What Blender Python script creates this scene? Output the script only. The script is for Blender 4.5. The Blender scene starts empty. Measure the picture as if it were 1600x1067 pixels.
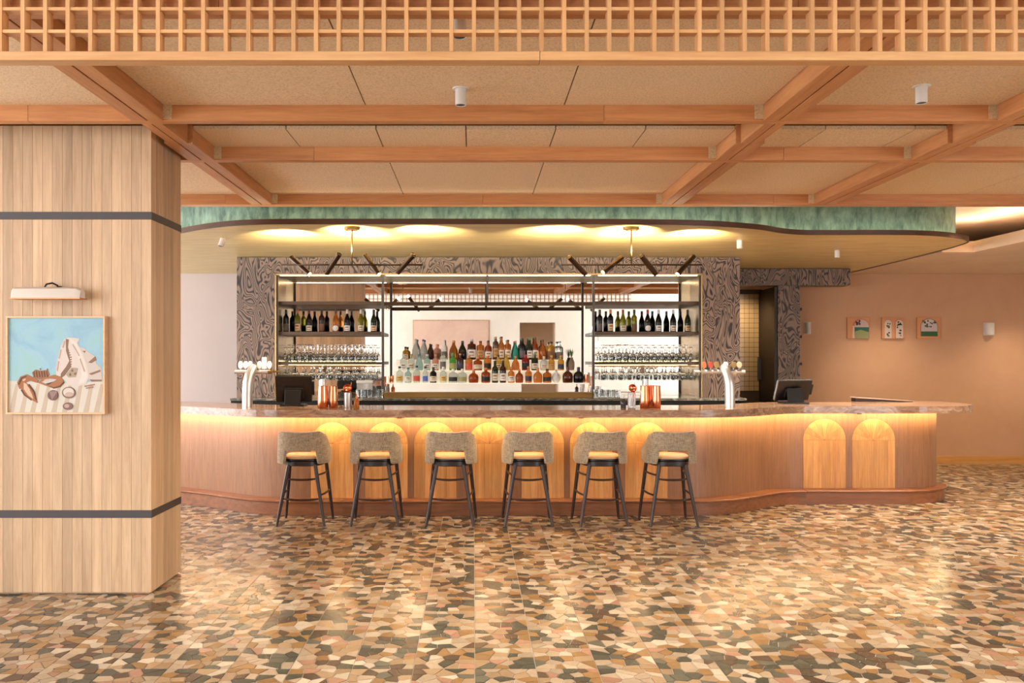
import bpy, bmesh, math, random
from mathutils import Vector, Matrix
from mathutils.geometry import tessellate_polygon

random.seed(7)
SC = bpy.context.scene
COL = SC.collection
F, CX, CY, H = 1330.0, 740.0, 562.0, 1.6

# ------------------------------------------------------------------ camera
cd = bpy.data.cameras.new('camera'); cam = bpy.data.objects.new('camera', cd); COL.objects.link(cam)
cam.location = (0, 0, H); cam.rotation_euler = (math.pi / 2, 0, 0)
cd.sensor_width = 36; cd.lens = F / 1600 * 36
cd.shift_x = (800 - CX) / 1600; cd.shift_y = (CY - 533.5) / 1600
cd.clip_start = 0.05; cd.clip_end = 200
SC.camera = cam

# ------------------------------------------------------------------ world / daylight
w = bpy.data.worlds.new('world'); SC.world = w; w.use_nodes = True
bg = w.node_tree.nodes['Background']; bg.inputs[0].default_value = (0.97, 0.98, 1.0, 1); bg.inputs[1].default_value = 7.2


def portal(loc, rot, sx, sy):
    l = bpy.data.lights.new('window_portal', 'AREA'); l.shape = 'RECTANGLE'; l.size = sx; l.size_y = sy
    l.cycles.is_portal = True
    o = bpy.data.objects.new('window_portal', l); o.location = loc; o.rotation_euler = rot; COL.objects.link(o)


portal((-8.0, -0.9, 2.2), (0, -math.pi / 2, 0), 3.6, 7.2)
portal((-8.0, 8.3, 1.65), (0, -math.pi / 2, 0), 2.5, 8.6)
portal((-6.2, -5.5, 2.1), (math.pi / 2, 0, 0), 2.8, 3.8)
portal((9.0, -1.7, 2.2), (0, math.pi / 2, 0), 3.6, 5.2)

SC.view_settings.view_transform = 'Standard'; SC.view_settings.look = 'None'
SC.view_settings.gamma = 1.0; SC.view_settings.exposure = 0.5
SC.cycles.use_denoising = True
SC.cycles.max_bounces = 10; SC.cycles.diffuse_bounces = 5; SC.cycles.glossy_bounces = 5; SC.cycles.transmission_bounces = 8
SC.cycles.sample_clamp_indirect = 6.0
SC.cycles.caustics_reflective = False; SC.cycles.caustics_refractive = False
WARM = (1.0, 0.73, 0.38); WARM2 = (1.0, 0.80, 0.56)


# ------------------------------------------------------------------ materials
def srgb(r, g, b):
    f = lambda c: (c / 255 / 12.92) if c <= 10 else ((c / 255 + 0.055) / 1.055) ** 2.4
    return (f(r), f(g), f(b), 1)


class NT:
    def __init__(s, name):
        s.m = bpy.data.materials.new(name); s.m.use_nodes = True
        s.n = s.m.node_tree.nodes; s.l = s.m.node_tree.links
        s.b = s.n['Principled BSDF']

    def new(s, t, **k):
        x = s.n.new(t)
        for a, v in k.items(): setattr(x, a, v)
        return x

    def link(s, a, b): s.l.new(a, b)

    def inp(s, key, v):
        if hasattr(v, 'links') or isinstance(v, bpy.types.NodeSocket): s.l.new(v, s.b.inputs[key])
        else: s.b.inputs[key].default_value = v

    def coord(s, scale=(1, 1, 1), rnd=True, kind='Object'):
        tc = s.new('ShaderNodeTexCoord'); mp = s.new('ShaderNodeMapping')
        mp.inputs['Scale'].default_value = scale
        if rnd:
            oi = s.new('ShaderNodeObjectInfo'); mu = s.new('ShaderNodeMath', operation='MULTIPLY'); mu.inputs[1].default_value = 37.0
            cb = s.new('ShaderNodeCombineXYZ'); s.link(oi.outputs['Random'], mu.inputs[0])
            for i in range(3): s.link(mu.outputs[0], cb.inputs[i])
            ad = s.new('ShaderNodeVectorMath', operation='ADD'); s.link(tc.outputs[kind], mp.inputs['Vector'])
            s.link(mp.outputs[0], ad.inputs[0]); s.link(cb.outputs[0], ad.inputs[1]); return ad.outputs[0]
        s.link(tc.outputs[kind], mp.inputs['Vector']); return mp.outputs[0]

    def noise(s, vec, scale, detail=4, rough=0.55, dist=0.0):
        x = s.new('ShaderNodeTexNoise'); s.link(vec, x.inputs['Vector'])
        x.inputs['Scale'].default_value = scale; x.inputs['Detail'].default_value = detail
        x.inputs['Roughness'].default_value = rough; x.inputs['Distortion'].default_value = dist
        return x.outputs['Fac']

    def ramp(s, fac, stops):
        x = s.new('ShaderNodeValToRGB'); s.link(fac, x.inputs[0]); e = x.color_ramp.elements
        while len(e) < len(stops): e.new(0.5)
        for i, (p, c) in enumerate(stops): e[i].position = p; e[i].color = c
        return x.outputs[0]

    def mix(s, fac, a, b, blend='MIX'):
        x = s.new('ShaderNodeMix', data_type='RGBA', blend_type=blend)
        if isinstance(fac, (int, float)): x.inputs[0].default_value = fac
        else: s.link(fac, x.inputs[0])
        for i, v in ((6, a), (7, b)):
            if isinstance(v, (tuple, list)): x.inputs[i].default_value = v
            else: s.link(v, x.inputs[i])
        return x.outputs[2]

    def math(s, op, a, b=0.0):
        x = s.new('ShaderNodeMath', operation=op)
        for i, v in ((0, a), (1, b)):
            if isinstance(v, (int, float)): x.inputs[i].default_value = v
            else: s.link(v, x.inputs[i])
        return x.outputs[0]

    def bump(s, h, strength=0.2, dist=0.01):
        x = s.new('ShaderNodeBump'); x.inputs['Strength'].default_value = strength; x.inputs['Distance'].default_value = dist
        s.link(h, x.inputs['Height']); s.link(x.outputs[0], s.b.inputs['Normal'])


MATS = {}


def plain(name, c, rough=0.5, metal=0.0, spec=0.5, trans=0.0, ior=1.45, emit=None, es=0.0, coat=0.0):
    if name in MATS: return MATS[name]
    t = NT(name); t.inp('Base Color', c); t.inp('Roughness', rough); t.inp('Metallic', metal)
    t.inp('Specular IOR Level', spec); t.inp('Transmission Weight', trans); t.inp('IOR', ior); t.inp('Coat Weight', coat)
    if emit: t.inp('Emission Color', (*emit[:3], 1)); t.inp('Emission Strength', es)
    MATS[name] = t.m; return t.m


def wood(name, c1, c2, axis='z', rough=0.45, vary=0.25, fine=1.0, spec=0.4, knots=0.0):
    t = NT(name)
    sc = {'x': (0.9, 14, 14), 'y': (14, 0.9, 14), 'z': (14, 14, 0.9)}[axis]
    v = t.coord(sc)
    n1 = t.noise(v, 1.2 * fine, 5, 0.6, 0.6)
    n2 = t.noise(v, 7.0 * fine, 3, 0.6, 0.2)
    f = t.math('ADD', t.math('MULTIPLY', n1, 0.7), t.math('MULTIPLY', n2, 0.3))
    c = t.ramp(f, [(0.32, c1), (0.68, c2)])
    oi = t.new('ShaderNodeObjectInfo')
    k = t.math('ADD', t.math('MULTIPLY', oi.outputs['Random'], vary), 1 - vary / 2)
    cb = t.new('ShaderNodeCombineXYZ')
    for i in range(3): t.link(k, cb.inputs[i])
    c = t.mix(1.0, c, cb.outputs[0], 'MULTIPLY')
    t.inp('Base Color', c); t.inp('Roughness', rough); t.inp('Specular IOR Level', spec)
    t.bump(n2, 0.08, 0.003)
    MATS[name] = t.m; return t.m


M_BEAM_X = wood('beam_wood_along', srgb(172, 112, 68), srgb(206, 148, 98), 'x', 0.4, 0.16)
M_BEAM_Y = wood('beam_wood_deep', srgb(172, 112, 68), srgb(206, 148, 98), 'y', 0.4, 0.16)
M_LATT_Z = wood('lattice_wood_upright', srgb(180, 128, 80), srgb(210, 162, 112), 'z', 0.45, 0.24)
M_LATT_X = wood('lattice_wood_cross', srgb(186, 134, 84), srgb(214, 168, 116), 'x', 0.45, 0.1)
M_PINE = wood('pale_board_wood', srgb(168, 137, 105), srgb(203, 173, 140), 'z', 0.5, 0.32)
M_WALNUT = wood('walnut_veneer', srgb(128, 90, 62), srgb(158, 114, 80), 'z', 0.36, 0.06, 2.2, 0.5)
M_PLINTH = wood('plinth_wood', srgb(112, 68, 42), srgb(152, 98, 64), 'x', 0.36, 0.1)
M_ARCH = wood('arch_oak', srgb(184, 126, 70), srgb(226, 172, 108), 'z', 0.4, 0.3)
M_LEG = wood('dark_leg_wood', srgb(40, 24, 18), srgb(60, 38, 29), 'z', 0.32, 0.05)
M_SEATF = plain('seat_frame_dark', srgb(38, 26, 22), 0.35)
M_BAND = plain('dark_band', srgb(62, 56, 56), 0.5)
M_BASEB = wood('baseboard_wood', srgb(196, 144, 84), srgb(218, 168, 104), 'x', 0.45, 0.1)
M_LIP = wood('canopy_lip_wood', srgb(66, 44, 32), srgb(92, 62, 46), 'x', 0.35, 0.1)
M_SHELF = wood('shelf_board_dark', srgb(74, 58, 46), srgb(96, 76, 60), 'x', 0.4, 0.05)


def mk_particle(name, a, b):
    t = NT(name); v = t.coord((1, 1, 1))
    n = t.noise(v, 90, 3, 0.7); m = t.noise(v, 3, 2)
    c = t.ramp(n, [(0.3, a), (0.5, b), (0.72, tuple(min(1, x * 1.12) for x in b[:3]) + (1,))])
    c = t.mix(t.math('MULTIPLY', m, 0.25), c, tuple(x * 0.85 for x in b[:3]) + (1,))
    t.inp('Base Color', c); t.inp('Roughness', 0.85); t.inp('Specular IOR Level', 0.15); t.bump(n, 0.35, 0.004)
    MATS[name] = t.m; return t.m


M_PART = mk_particle('wood_wool_board', srgb(194, 164, 130), srgb(228, 202, 168))
M_PAD = mk_particle('wood_wool_edge', srgb(170, 146, 108), srgb(206, 184, 146))


def mk_burl():
    t = NT('zebra_burl_veneer'); v = t.coord((1.0, 1.0, 0.42), rnd=False)
    n = t.noise(v, 4.4, 1.6, 0.5, 1.1)
    s = t.math('SINE', t.math('MULTIPLY', n, 112.0))
    s = t.math('ADD', t.math('MULTIPLY', s, 0.5), 0.5)
    fine = t.noise(t.coord((30, 30, 3), rnd=False), 3, 2)
    s = t.math('ADD', t.math('MULTIPLY', s, 0.85), t.math('MULTIPLY', fine, 0.15))
    c = t.ramp(s, [(0.08, srgb(34, 28, 27)), (0.28, srgb(76, 65, 61)), (0.44, srgb(120, 102, 92)), (0.8, srgb(136, 116, 104))])
    t.inp('Base Color', c); t.inp('Roughness', 0.5); MATS['burl'] = t.m; return t.m


M_BURL = mk_burl()


def mk_plaster(name, a, b, scale=(1, 1, 1), ns=3.0, rough=0.7, metal=0.0, detail=5, lo=0.35, hi=0.65):
    t = NT(name); v = t.coord(scale, rnd=False)
    n = t.noise(v, ns, detail, 0.65, 0.4)
    t.inp('Base Color', t.ramp(n, [(lo, a), (hi, b)])); t.inp('Roughness', rough); t.inp('Metallic', metal)
    MATS[name] = t.m; return t.m


M_GREEN = mk_plaster('green_patina', srgb(66, 94, 84), srgb(122, 152, 134), (3, 3, 1.2), 4, 0.55)
M_GOLD = mk_plaster('gold_canopy_plaster', srgb(206, 184, 124), srgb(228, 208, 154), (0.8, 5, 1), 2.2, 0.38)
M_WALLP = mk_plaster('peach_wall_plaster', srgb(200, 160, 128), srgb(208, 170, 140), (1, 1, 1), 0.7, 0.8)
M_WHITE = mk_plaster('white_wall_paint', srgb(226, 220, 210), srgb(234, 228, 220), (1, 1, 1), 1, 0.8)
M_CREAM = mk_plaster('cream_ceiling_paint', srgb(222, 198, 172), srgb(230, 208, 184), (1, 1, 1), 1, 0.8)
M_PINK = mk_plaster('pink_canvas_paint', srgb(206, 172, 158), srgb(220, 190, 172), (1, 1, 1), 0.8, 0.8)


def mk_stone(name, a, b, c, sc=(1, 3, 3), ns=5, rough=0.14):
    t = NT(name); v = t.coord(sc, rnd=False); n = t.noise(v, ns, 8, 0.7, 1.2)
    t.inp('Base Color', t.ramp(n, [(0.3, a), (0.5, b), (0.68, c)])); t.inp('Roughness', rough); MATS[name] = t.m; return t.m


M_COUNTER = mk_stone('brown_marble', srgb(108, 76, 58), srgb(158, 122, 96), srgb(192, 160, 134))
M_MARBLE = mk_stone('grey_marble', srgb(46, 48, 46), srgb(108, 106, 100), srgb(178, 172, 160), (2, 6, 6), 4)
M_BLACK = plain('black_cabinet', srgb(22, 20, 20), 0.45)
M_BLKPL = plain('black_plastic', srgb(16, 16, 18), 0.3)
M_STEEL = plain('dull_steel', srgb(92, 90, 90), 0.5, 0.9)
M_STEELB = plain('brushed_bar_steel', srgb(200, 198, 195), 0.38, 1.0)
M_BRASS = plain('aged_brass', srgb(150, 120, 72), 0.32, 1.0)
M_BRONZE = plain('dark_bronze', srgb(74, 58, 46), 0.34, 0.8)
M_COPPER = plain('polished_copper', srgb(222, 142, 104), 0.16, 1.0)
M_MIRROR = plain('mirror_silver', (0.86, 0.85, 0.82, 1), 0.012, 1.0)
M_WHPL = plain('white_fitting', srgb(216, 214, 210), 0.45)
M_CERAM = plain('cream_ceramic', srgb(206, 198, 188), 0.55)
M_GLASS = plain('clear_glass', (0.97, 0.98, 0.97, 1), 0.02, 0, 0.5, 1.0, 1.42)
M_GROUT = plain('grey_grout', srgb(160, 146, 134), 0.7)
M_LED = plain('led_strip_warm', (1, 0.7, 0.4, 1), 0.5, emit=WARM, es=85)
M_LEDSH = plain('shelf_led_strip', (1, 0.8, 0.55, 1), 0.5, emit=WARM2, es=14)
M_LEDCV = plain('cove_led_strip', (1, 0.8, 0.55, 1), 0.5, emit=(1, 0.88, 0.68), es=8)
M_BULB = plain('lamp_lens_lit', (1, 0.8, 0.5, 1), 0.5, emit=(1, 0.66, 0.32), es=30)
M_GLOW = plain('lit_acrylic_step', (0.86, 0.82, 0.72, 1), 0.3, emit=(1, 0.86, 0.64), es=0.35)
M_SLOT = plain('dark_slot', srgb(40, 24, 16), 0.8)
M_DARKD = plain('dark_door_paint', srgb(46, 34, 24), 0.5)


def mk_fabric():
    t = NT('grey_beige_weave'); v = t.coord((1, 1, 1), rnd=True)
    a = t.noise(t.coord((160, 160, 20)), 1.0, 3, 0.7); b = t.noise(t.coord((20, 20, 160)), 1.0, 3, 0.7)
    f = t.math('ADD', t.math('MULTIPLY', a, 0.5), t.math('MULTIPLY', b, 0.5))
    t.inp('Base Color', t.ramp(f, [(0.38, srgb(120, 104, 84)), (0.62, srgb(186, 168, 142))])); t.inp('Roughness', 0.9)
    t.inp('Specular IOR Level', 0.2); t.inp('Sheen Weight', 0.3); t.bump(f, 0.3, 0.002); MATS['fabric'] = t.m; return t.m


M_FAB = mk_fabric()
M_TAN = plain('tan_seat_leather', srgb(206, 166, 120), 0.5)


def mk_shard():
    t = NT('floor_stone_shard'); at = t.new('ShaderNodeVertexColor'); at.layer_name = 'Col'
    v = t.coord((1, 1, 1), rnd=False); n = t.noise(v, 28, 4, 0.7)
    k = t.math('ADD', t.math('MULTIPLY', n, 0.5), 0.75); cb = t.new('ShaderNodeCombineXYZ')
    for i in range(3): t.link(k, cb.inputs[i])
    t.inp('Base Color', t.mix(1.0, at.outputs['Color'], cb.outputs[0], 'MULTIPLY'))
    t.inp('Roughness', 0.24); t.inp('Specular IOR Level', 0.5)
    n2 = t.noise(v, 9, 2); t.bump(n2, 0.08, 0.003)
    MATS['shard'] = t.m; return t.m


M_SHARD = mk_shard()


# ------------------------------------------------------------------ mesh helpers
def P(px, py, Y): return Vector(((px - CX) / F * Y, Y, H + (CY - py) / F * Y))
def PXX(px, Y): return (px - CX) / F * Y
def PZ(py, Y): return H + (CY - py) / F * Y


class MB:
    def __init__(s): s.v = []; s.f = []; s.smooth = False

    def add(s, vs, fs):
        o = len(s.v); s.v += [tuple(x) for x in vs]; s.f += [tuple(i + o for i in f) for f in fs]; return s

    def box(s, x0, x1, y0, y1, z0, z1):
        return s.add([(x0, y0, z0), (x1, y0, z0), (x1, y1, z0), (x0, y1, z0), (x0, y0, z1), (x1, y0, z1), (x1, y1, z1), (x0, y1, z1)],
                     [(0, 3, 2, 1), (4, 5, 6, 7), (0, 1, 5, 4), (1, 2, 6, 5), (2, 3, 7, 6), (3, 0, 4, 7)])

    def obox(s, c, R, sx, sy, sz):
        vs = []
        for z in (-1, 1):
            for (x, y) in ((-1, -1), (1, -1), (1, 1), (-1, 1)):
                vs.append(Vector(c) + R @ Vector((x * sx / 2, y * sy / 2, z * sz / 2)))
        return s.add(vs, [(0, 3, 2, 1), (4, 5, 6, 7), (0, 1, 5, 4), (1, 2, 6, 5), (2, 3, 7, 6), (3, 0, 4, 7)])

    def prism(s, pts, z0, z1, plane='xy'):
        # pts: 2D outline; extruded along the third axis
        f3 = {'xy': lambda p, h: (p[0], p[1], h), 'xz': lambda p, h: (p[0], h, p[1])}[plane]
        n = len(pts); vs = [f3(p, z0) for p in pts] + [f3(p, z1) for p in pts]
        tr = tessellate_polygon([[Vector((p[0], p[1], 0)) for p in pts]])
        fs = [tuple(t) for t in tr] + [tuple(i + n for i in reversed(t)) for t in tr]
        fs += [(i, (i + 1) % n, n + (i + 1) % n, n + i) for i in range(n)]
        return s.add(vs, fs)

    def lathe(s, prof, c=(0, 0, 0), seg=20, axis=None, cap=True):
        c = Vector(c); R = Matrix.Identity(3)
        if axis is not None: R = Vector((0, 0, 1)).rotation_difference(Vector(axis).normalized()).to_matrix()
        vs = []; fs = []
        for (r, z) in prof:
            for k in range(seg):
                a = 2 * math.pi * k / seg; vs.append(c + R @ Vector((r * math.cos(a), r * math.sin(a), z)))
        for i in range(len(prof) - 1):
            for k in range(seg):
                k2 = (k + 1) % seg; fs.append((i * seg + k, i * seg + k2, (i + 1) * seg + k2, (i + 1) * seg + k))
        if cap:
            if prof[0][0] > 1e-5: fs.append(tuple(range(seg - 1, -1, -1)))
            if prof[-1][0] > 1e-5: fs.append(tuple((len(prof) - 1) * seg + k for k in range(seg)))
        return s.add(vs, fs)

    def tube(s, pts, r, seg=10):
        pts = [Vector(p) for p in pts]; n = len(pts); rs = r if isinstance(r, (list, tuple)) else [r] * n
        vs = []; fs = []; up = None
        for i, p in enumerate(pts):
            d = (pts[min(i + 1, n - 1)] - pts[max(i - 1, 0)]).normalized()
            if up is None: up = Vector((0, 0, 1)) if abs(d.z) < 0.9 else Vector((0, 1, 0))
            a = d.cross(up).normalized(); b = a.cross(d).normalized(); up = b
            for k in range(seg):
                t = 2 * math.pi * k / seg; vs.append(p + (a * math.cos(t) + b * math.sin(t)) * rs[i])
        for i in range(n - 1):
            for k in range(seg):
                k2 = (k + 1) % seg; fs.append((i * seg + k, (i + 1) * seg + k, (i + 1) * seg + k2, i * seg + k2))
        fs.append(tuple(range(seg))); fs.append(tuple((n - 1) * seg + k for k in range(seg - 1, -1, -1)))
        return s.add(vs, fs)

    def strip(s, a, b, z0, z1):
        # closed wall between plan polylines a and b (same count), z0..z1
        n = len(a); vs = []
        for i in range(n):
            vs += [(a[i][0], a[i][1], z0), (a[i][0], a[i][1], z1), (b[i][0], b[i][1], z1), (b[i][0], b[i][1], z0)]
        fs = []
        for i in range(n - 1):
            p, q = i * 4, i * 4 + 4
            for k in range(4): fs.append((p + k, q + k, q + (k + 1) % 4, p + (k + 1) % 4))
        fs += [(0, 1, 2, 3), ((n - 1) * 4 + 3, (n - 1) * 4 + 2, (n - 1) * 4 + 1, (n - 1) * 4)]
        return s.add(vs, fs)


def root_of(o):
    while o.parent: o = o.parent
    return o


def obj(name, mb, mat, parent=None, smooth=False, bevel=0.0, seg=2, base=None, auto=None):
    me = bpy.data.meshes.new(name)
    off = Vector((0, 0, 0))
    if parent is not None: off = root_of(parent).location
    elif base is not None: off = Vector(base)
    me.from_pydata([tuple(Vector(v) - off) for v in mb.v], [], mb.f)
    bm = bmesh.new(); bm.from_mesh(me); bmesh.ops.recalc_face_normals(bm, faces=bm.faces); bm.to_mesh(me); bm.free()
    if mat: me.materials.append(mat)
    if smooth:
        me.polygons.foreach_set('use_smooth', [True] * len(me.polygons))
        if auto is not None: me.set_sharp_from_angle(angle=math.radians(auto))
    o = bpy.data.objects.new(name, me); COL.objects.link(o)
    if parent is not None: o.parent = parent
    elif base is not None: o.location = off
    if bevel:
        m = o.modifiers.new('bevel', 'BEVEL'); m.width = bevel; m.segments = seg; m.limit_method = 'ANGLE'; m.angle_limit = 0.6
    return o


def tag(o, label, cat, group=None):
    o['label'] = label; o['category'] = cat
    if group: o['group'] = group
    return o


def empty(name, loc=(0, 0, 0)):
    o = bpy.data.objects.new(name, None); o.location = loc; COL.objects.link(o); return o


def thing(name, label, cat, loc=(0, 0, 0), group=None): return tag(empty(name, loc), label, cat, group)


def struct(name, mb, mat, parent=None, **k):
    o = obj(name, mb, mat, parent, **k)
    if parent is None: o['kind'] = 'structure'
    return o


def dup(src, parent=None):
    c = src.copy(); COL.objects.link(c); c.parent = parent
    for ch in list(src.children): dup(ch, c)
    return c


def spot(name, loc, aim, power, col, size=60, blend=0.6, rad=0.03, parent=None):
    l = bpy.data.lights.new(name, 'SPOT'); l.energy = power; l.color = col; l.spot_size = math.radians(size); l.spot_blend = blend
    l.shadow_soft_size = rad
    o = bpy.data.objects.new(name, l); COL.objects.link(o)
    off = root_of(parent).location if parent else Vector((0, 0, 0))
    o.location = Vector(loc) - off; o.rotation_euler = Vector(aim).to_track_quat('-Z', 'Y').to_euler()
    if parent: o.parent = parent
    return o


def catmull(pts, n=8):
    pts = [Vector(p) for p in pts]; out = []
    e = [pts[0] * 2 - pts[1]] + pts + [pts[-1] * 2 - pts[-2]]
    for i in range(1, len(e) - 2):
        a, b, c, d = e[i - 1:i + 3]
        for k in range(n):
            t = k / n
            out.append(0.5 * ((2 * b) + (c - a) * t + (2 * a - 5 * b + 4 * c - d) * t * t + (3 * b - a - 3 * c + d) * t ** 3))
    out.append(pts[-1]); return out


def offset(c, d):
    # d > 0: to the left of travel (travel +x -> +y)
    out = []; n = len(c)
    for i in range(n):
        t = (c[min(i + 1, n - 1)] - c[max(i - 1, 0)]); t.normalize()
        dd = d(c[i]) if callable(d) else d
        out.append(Vector((c[i].x - t.y * dd, c[i].y + t.x * dd)))
    return out


ORD = ['first', 'second', 'third', 'fourth', 'fifth', 'sixth', 'seventh', 'eighth', 'ninth', 'tenth', 'eleventh', 'twelfth', 'thirteenth',
       'fourteenth', 'fifteenth', 'sixteenth', 'seventeenth', 'eighteenth', 'nineteenth', 'twentieth', 'twenty-first', 'twenty-second']

# ================================================================== SETTING
XL, XR, YB, YF = -8.0, 9.0, -5.5, 13.1
ZB, ZC, ZCAN = 3.1, 3.2, 2.92

# ---- floor with crazy paving
floor = struct('floor', MB().box(XL - 0.3, XR + 0.3, YB - 1.7, YF + 0.3, -0.12, -0.004), M_GROUT)
TS = 0.318
PAL = [(srgb(164, 144, 120), 27), (srgb(150, 124, 94), 19), (srgb(140, 106, 66), 14), (srgb(78, 59, 46), 12), (srgb(62, 64, 55), 19),
       (srgb(158, 118, 96), 5), (srgb(88, 86, 74), 7), (srgb(186, 170, 148), 9)]
PALW = [x for _, x in PAL]; PALC = [c for c, _ in PAL]


def clip(poly, nx, ny, d):
    out = []; n = len(poly)
    for i in range(n):
        a, b = poly[i], poly[(i + 1) % n]
        da = a[0] * nx + a[1] * ny - d; db = b[0] * nx + b[1] * ny - d
        if da <= 0: out.append(a)
        if (da < 0 < db) or (db < 0 < da):
            t = da / (da - db); out.append((a[0] + (b[0] - a[0]) * t, a[1] + (b[1] - a[1]) * t))
    return out


def tile_pattern():
    pts = []
    nx, ny = random.choice([(5, 5), (4, 5), (5, 4), (4, 5)])
    for i in range(nx):
        for j in range(ny):
            pts.append(((i + 0.5 + random.uniform(-.46, .46)) / nx * TS, (j + 0.5 + random.uniform(-.46, .46)) / ny * TS))
    cells = []
    g = 0.0018
    for i, p in enumerate(pts):
        poly = [(g * 0.9, g * 0.9), (TS - g * 0.9, g * 0.9), (TS - g * 0.9, TS - g * 0.9), (g * 0.9, TS - g * 0.9)]
        for j, q in enumerate(pts):
            if i == j: continue
            dx, dy = q[0] - p[0], q[1] - p[1]; L = math.hypot(dx, dy) + 1e-9; nx_, ny_ = dx / L, dy / L
            poly = clip(poly, nx_, ny_, (p[0] + q[0]) / 2 * nx_ + (p[1] + q[1]) / 2 * ny_ - g)
            if len(poly) < 3: break
        if len(poly) >= 3: cells.append(poly)
    return cells


PATS = [tile_pattern() for _ in range(36)]
shards = []
x = -5.4
while x < XR - 0.3:
    y = 2.5
    while y < YF - 0.3:
        cells = random.choice(PATS); rot = random.randrange(4); fl = random.random() < 0.5
        for c in cells:
            q = []
            for (a, b) in c:
                if fl: a = TS - a
                for _ in range(rot): a, b = b, TS - a
                q.append((a + x, b + y))
            ar = sum(q[i][0] * q[(i + 1) % len(q)][1] - q[(i + 1) % len(q)][0] * q[i][1] for i in range(len(q)))
            if ar < 0: q.reverse()
            shards.append(q)
        y += TS
    x += TS


def shard_geo(q):
    n = len(q); cx = sum(a for a, _ in q) / n; cy = sum(b for _, b in q) / n
    tx, ty = random.gauss(0, 0.007), random.gauss(0, 0.007); h = random.uniform(-0.0006, 0.0006)
    top = [(cx + (a - cx) * 0.97, cy + (b - cy) * 0.97, h + (a - cx) * tx + (b - cy) * ty) for a, b in q]
    bot = [(a, b, -0.006) for a, b in q]
    return top + bot, [tuple(range(n))] + [(i, n + i, n + (i + 1) % n, (i + 1) % n) for i in range(n)]


def shard_mesh(name, qs):
    V = []; Fc = []; Cc = []
    for q in qs:
        vs, fs = shard_geo(q); o = len(V); V += vs; Fc += [tuple(i + o for i in f) for f in fs]
        c = random.choices(PALC, PALW)[0]; k = random.uniform(0.82, 1.12)
        for _ in vs: Cc += [c[0] * k, c[1] * k, c[2] * k, 1]
    me = bpy.data.meshes.new(name); me.from_pydata(V, [], Fc)
    ca = me.color_attributes.new('Col', 'FLOAT_COLOR', 'POINT'); ca.data.foreach_set('color', Cc)
    me.materials.append(M_SHARD)
    o = bpy.data.objects.new(name, me); COL.objects.link(o); o.parent = floor; return o


def proj_size(q):
    n = len(q); cx = sum(a for a, _ in q) / n; cy = sum(b for _, b in q) / n
    px, py = CX + cx * F / cy, CY + H * F / cy
    if not (5 < px < 1595 and py < 1062): return 0
    ar = abs(sum(q[i][0] * q[(i + 1) % n][1] - q[(i + 1) % n][0] * q[i][1] for i in range(n))) / 2
    return ar * F * F * H / cy ** 3


shards.sort(key=proj_size, reverse=True)
for q in shards[:300]: shard_mesh('stone_shard', [q])
rest = shard_mesh('stone_shard_paving', shards[300:]); rest['kind'] = 'stuff'

# ---- walls
wb = struct('wall_back', MB().box(0, XR + 0.15, YF, YF + 0.15, -0.05, 3.6), M_WALLP)
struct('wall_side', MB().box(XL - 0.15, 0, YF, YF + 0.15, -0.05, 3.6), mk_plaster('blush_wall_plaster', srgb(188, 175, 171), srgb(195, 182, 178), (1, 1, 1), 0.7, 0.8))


def wall_with_holes(name, X, y0, y1, z1, holes, mat):
    m = MB(); ys = sorted(set([y0, y1] + [h[0] for h in holes] + [h[1] for h in holes]))
    for a, b in zip(ys[:-1], ys[1:]):
        hs = [h for h in holes if h[0] <= a and h[1] >= b]
        if hs:
            m.box(X - 0.15, X, a, b, 0, hs[0][2]); m.box(X - 0.15, X, a, b, hs[0][3], z1)
        else: m.box(X - 0.15, X, a, b, 0, z1)
    return struct(name, m, mat)


wall_with_holes('wall_left', XL, YB, YF, 4.6, [(-4.5, 2.7, 0.4, 4.0), (4.0, 12.6, 0.4, 2.9)], M_WHITE)
wall_with_holes('wall_right', XR + 0.15, YB - 0.15, YF + 0.15, 4.6, [(-4.3, 0.9, 0.4, 4.0)], M_WHITE)  # right-hand opening added out of view to let in more daylight
for i, (a, b, c, d, n) in enumerate([(-4.5, 2.7, 0.4, 4.0, 4), (4.0, 12.6, 0.4, 2.9, 3)]):
    m = MB(); m.box(XL - 0.1, XL - 0.04, a, b, c, c + 0.06).box(XL - 0.1, XL - 0.04, a, b, d - 0.06, d)
    for k in range(n + 1):
        y = a + (b - a - 0.06) * k / n; m.box(XL - 0.1, XL - 0.04, y, y + 0.06, c, d)
    struct('window_%d' % (i + 1), m, M_BLACK)
# wall behind the viewer (seen in the bar mirrors): opening to a passage
m = MB(); m.box(XL - 0.15, -7.6, YB - 0.15, YB, -0.05, 4.6).box(-4.8, 1.55, YB - 0.15, YB, -0.05, 4.6).box(2.75, XR + 0.15, YB - 0.15, YB, -0.05, 4.6)
m.box(1.55, 2.75, YB - 0.15, YB, 2.85, 4.6).box(-7.6, -4.8, YB - 0.15, YB, 4.0, 4.6).box(-7.6, -4.8, YB - 0.15, YB, -0.05, 0.2)
f_ = MB(); f_.box(-7.6, -4.8, YB - 0.1, YB - 0.04, 0.2, 0.26).box(-7.6, -4.8, YB - 0.1, YB - 0.04, 3.94, 4.0)
for k in range(3): x_ = -7.6 + 2.74 * k / 2; f_.box(x_, x_ + 0.06, YB - 0.1, YB - 0.04, 0.26, 3.94)
struct('window_3', f_, M_BLACK)
struct('wall_front', m, M_WHITE)
struct('wall_passage', MB().box(1.2, 3.2, YB - 1.6, YB - 1.5, -0.05, 3.2).box(1.2, 3.2, YB - 1.6, YB - 0.15, 3.2, 3.3).box(2.75, 2.9, YB - 1.5, YB - 0.15, 0, 3.2).box(1.4, 1.55, YB - 1.5, YB - 0.15, 0, 3.2), M_CREAM)
struct('ceiling_hall', MB().box(XL, XR, YB, 3.55, 4.4, 4.6), M_WHITE)
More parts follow.
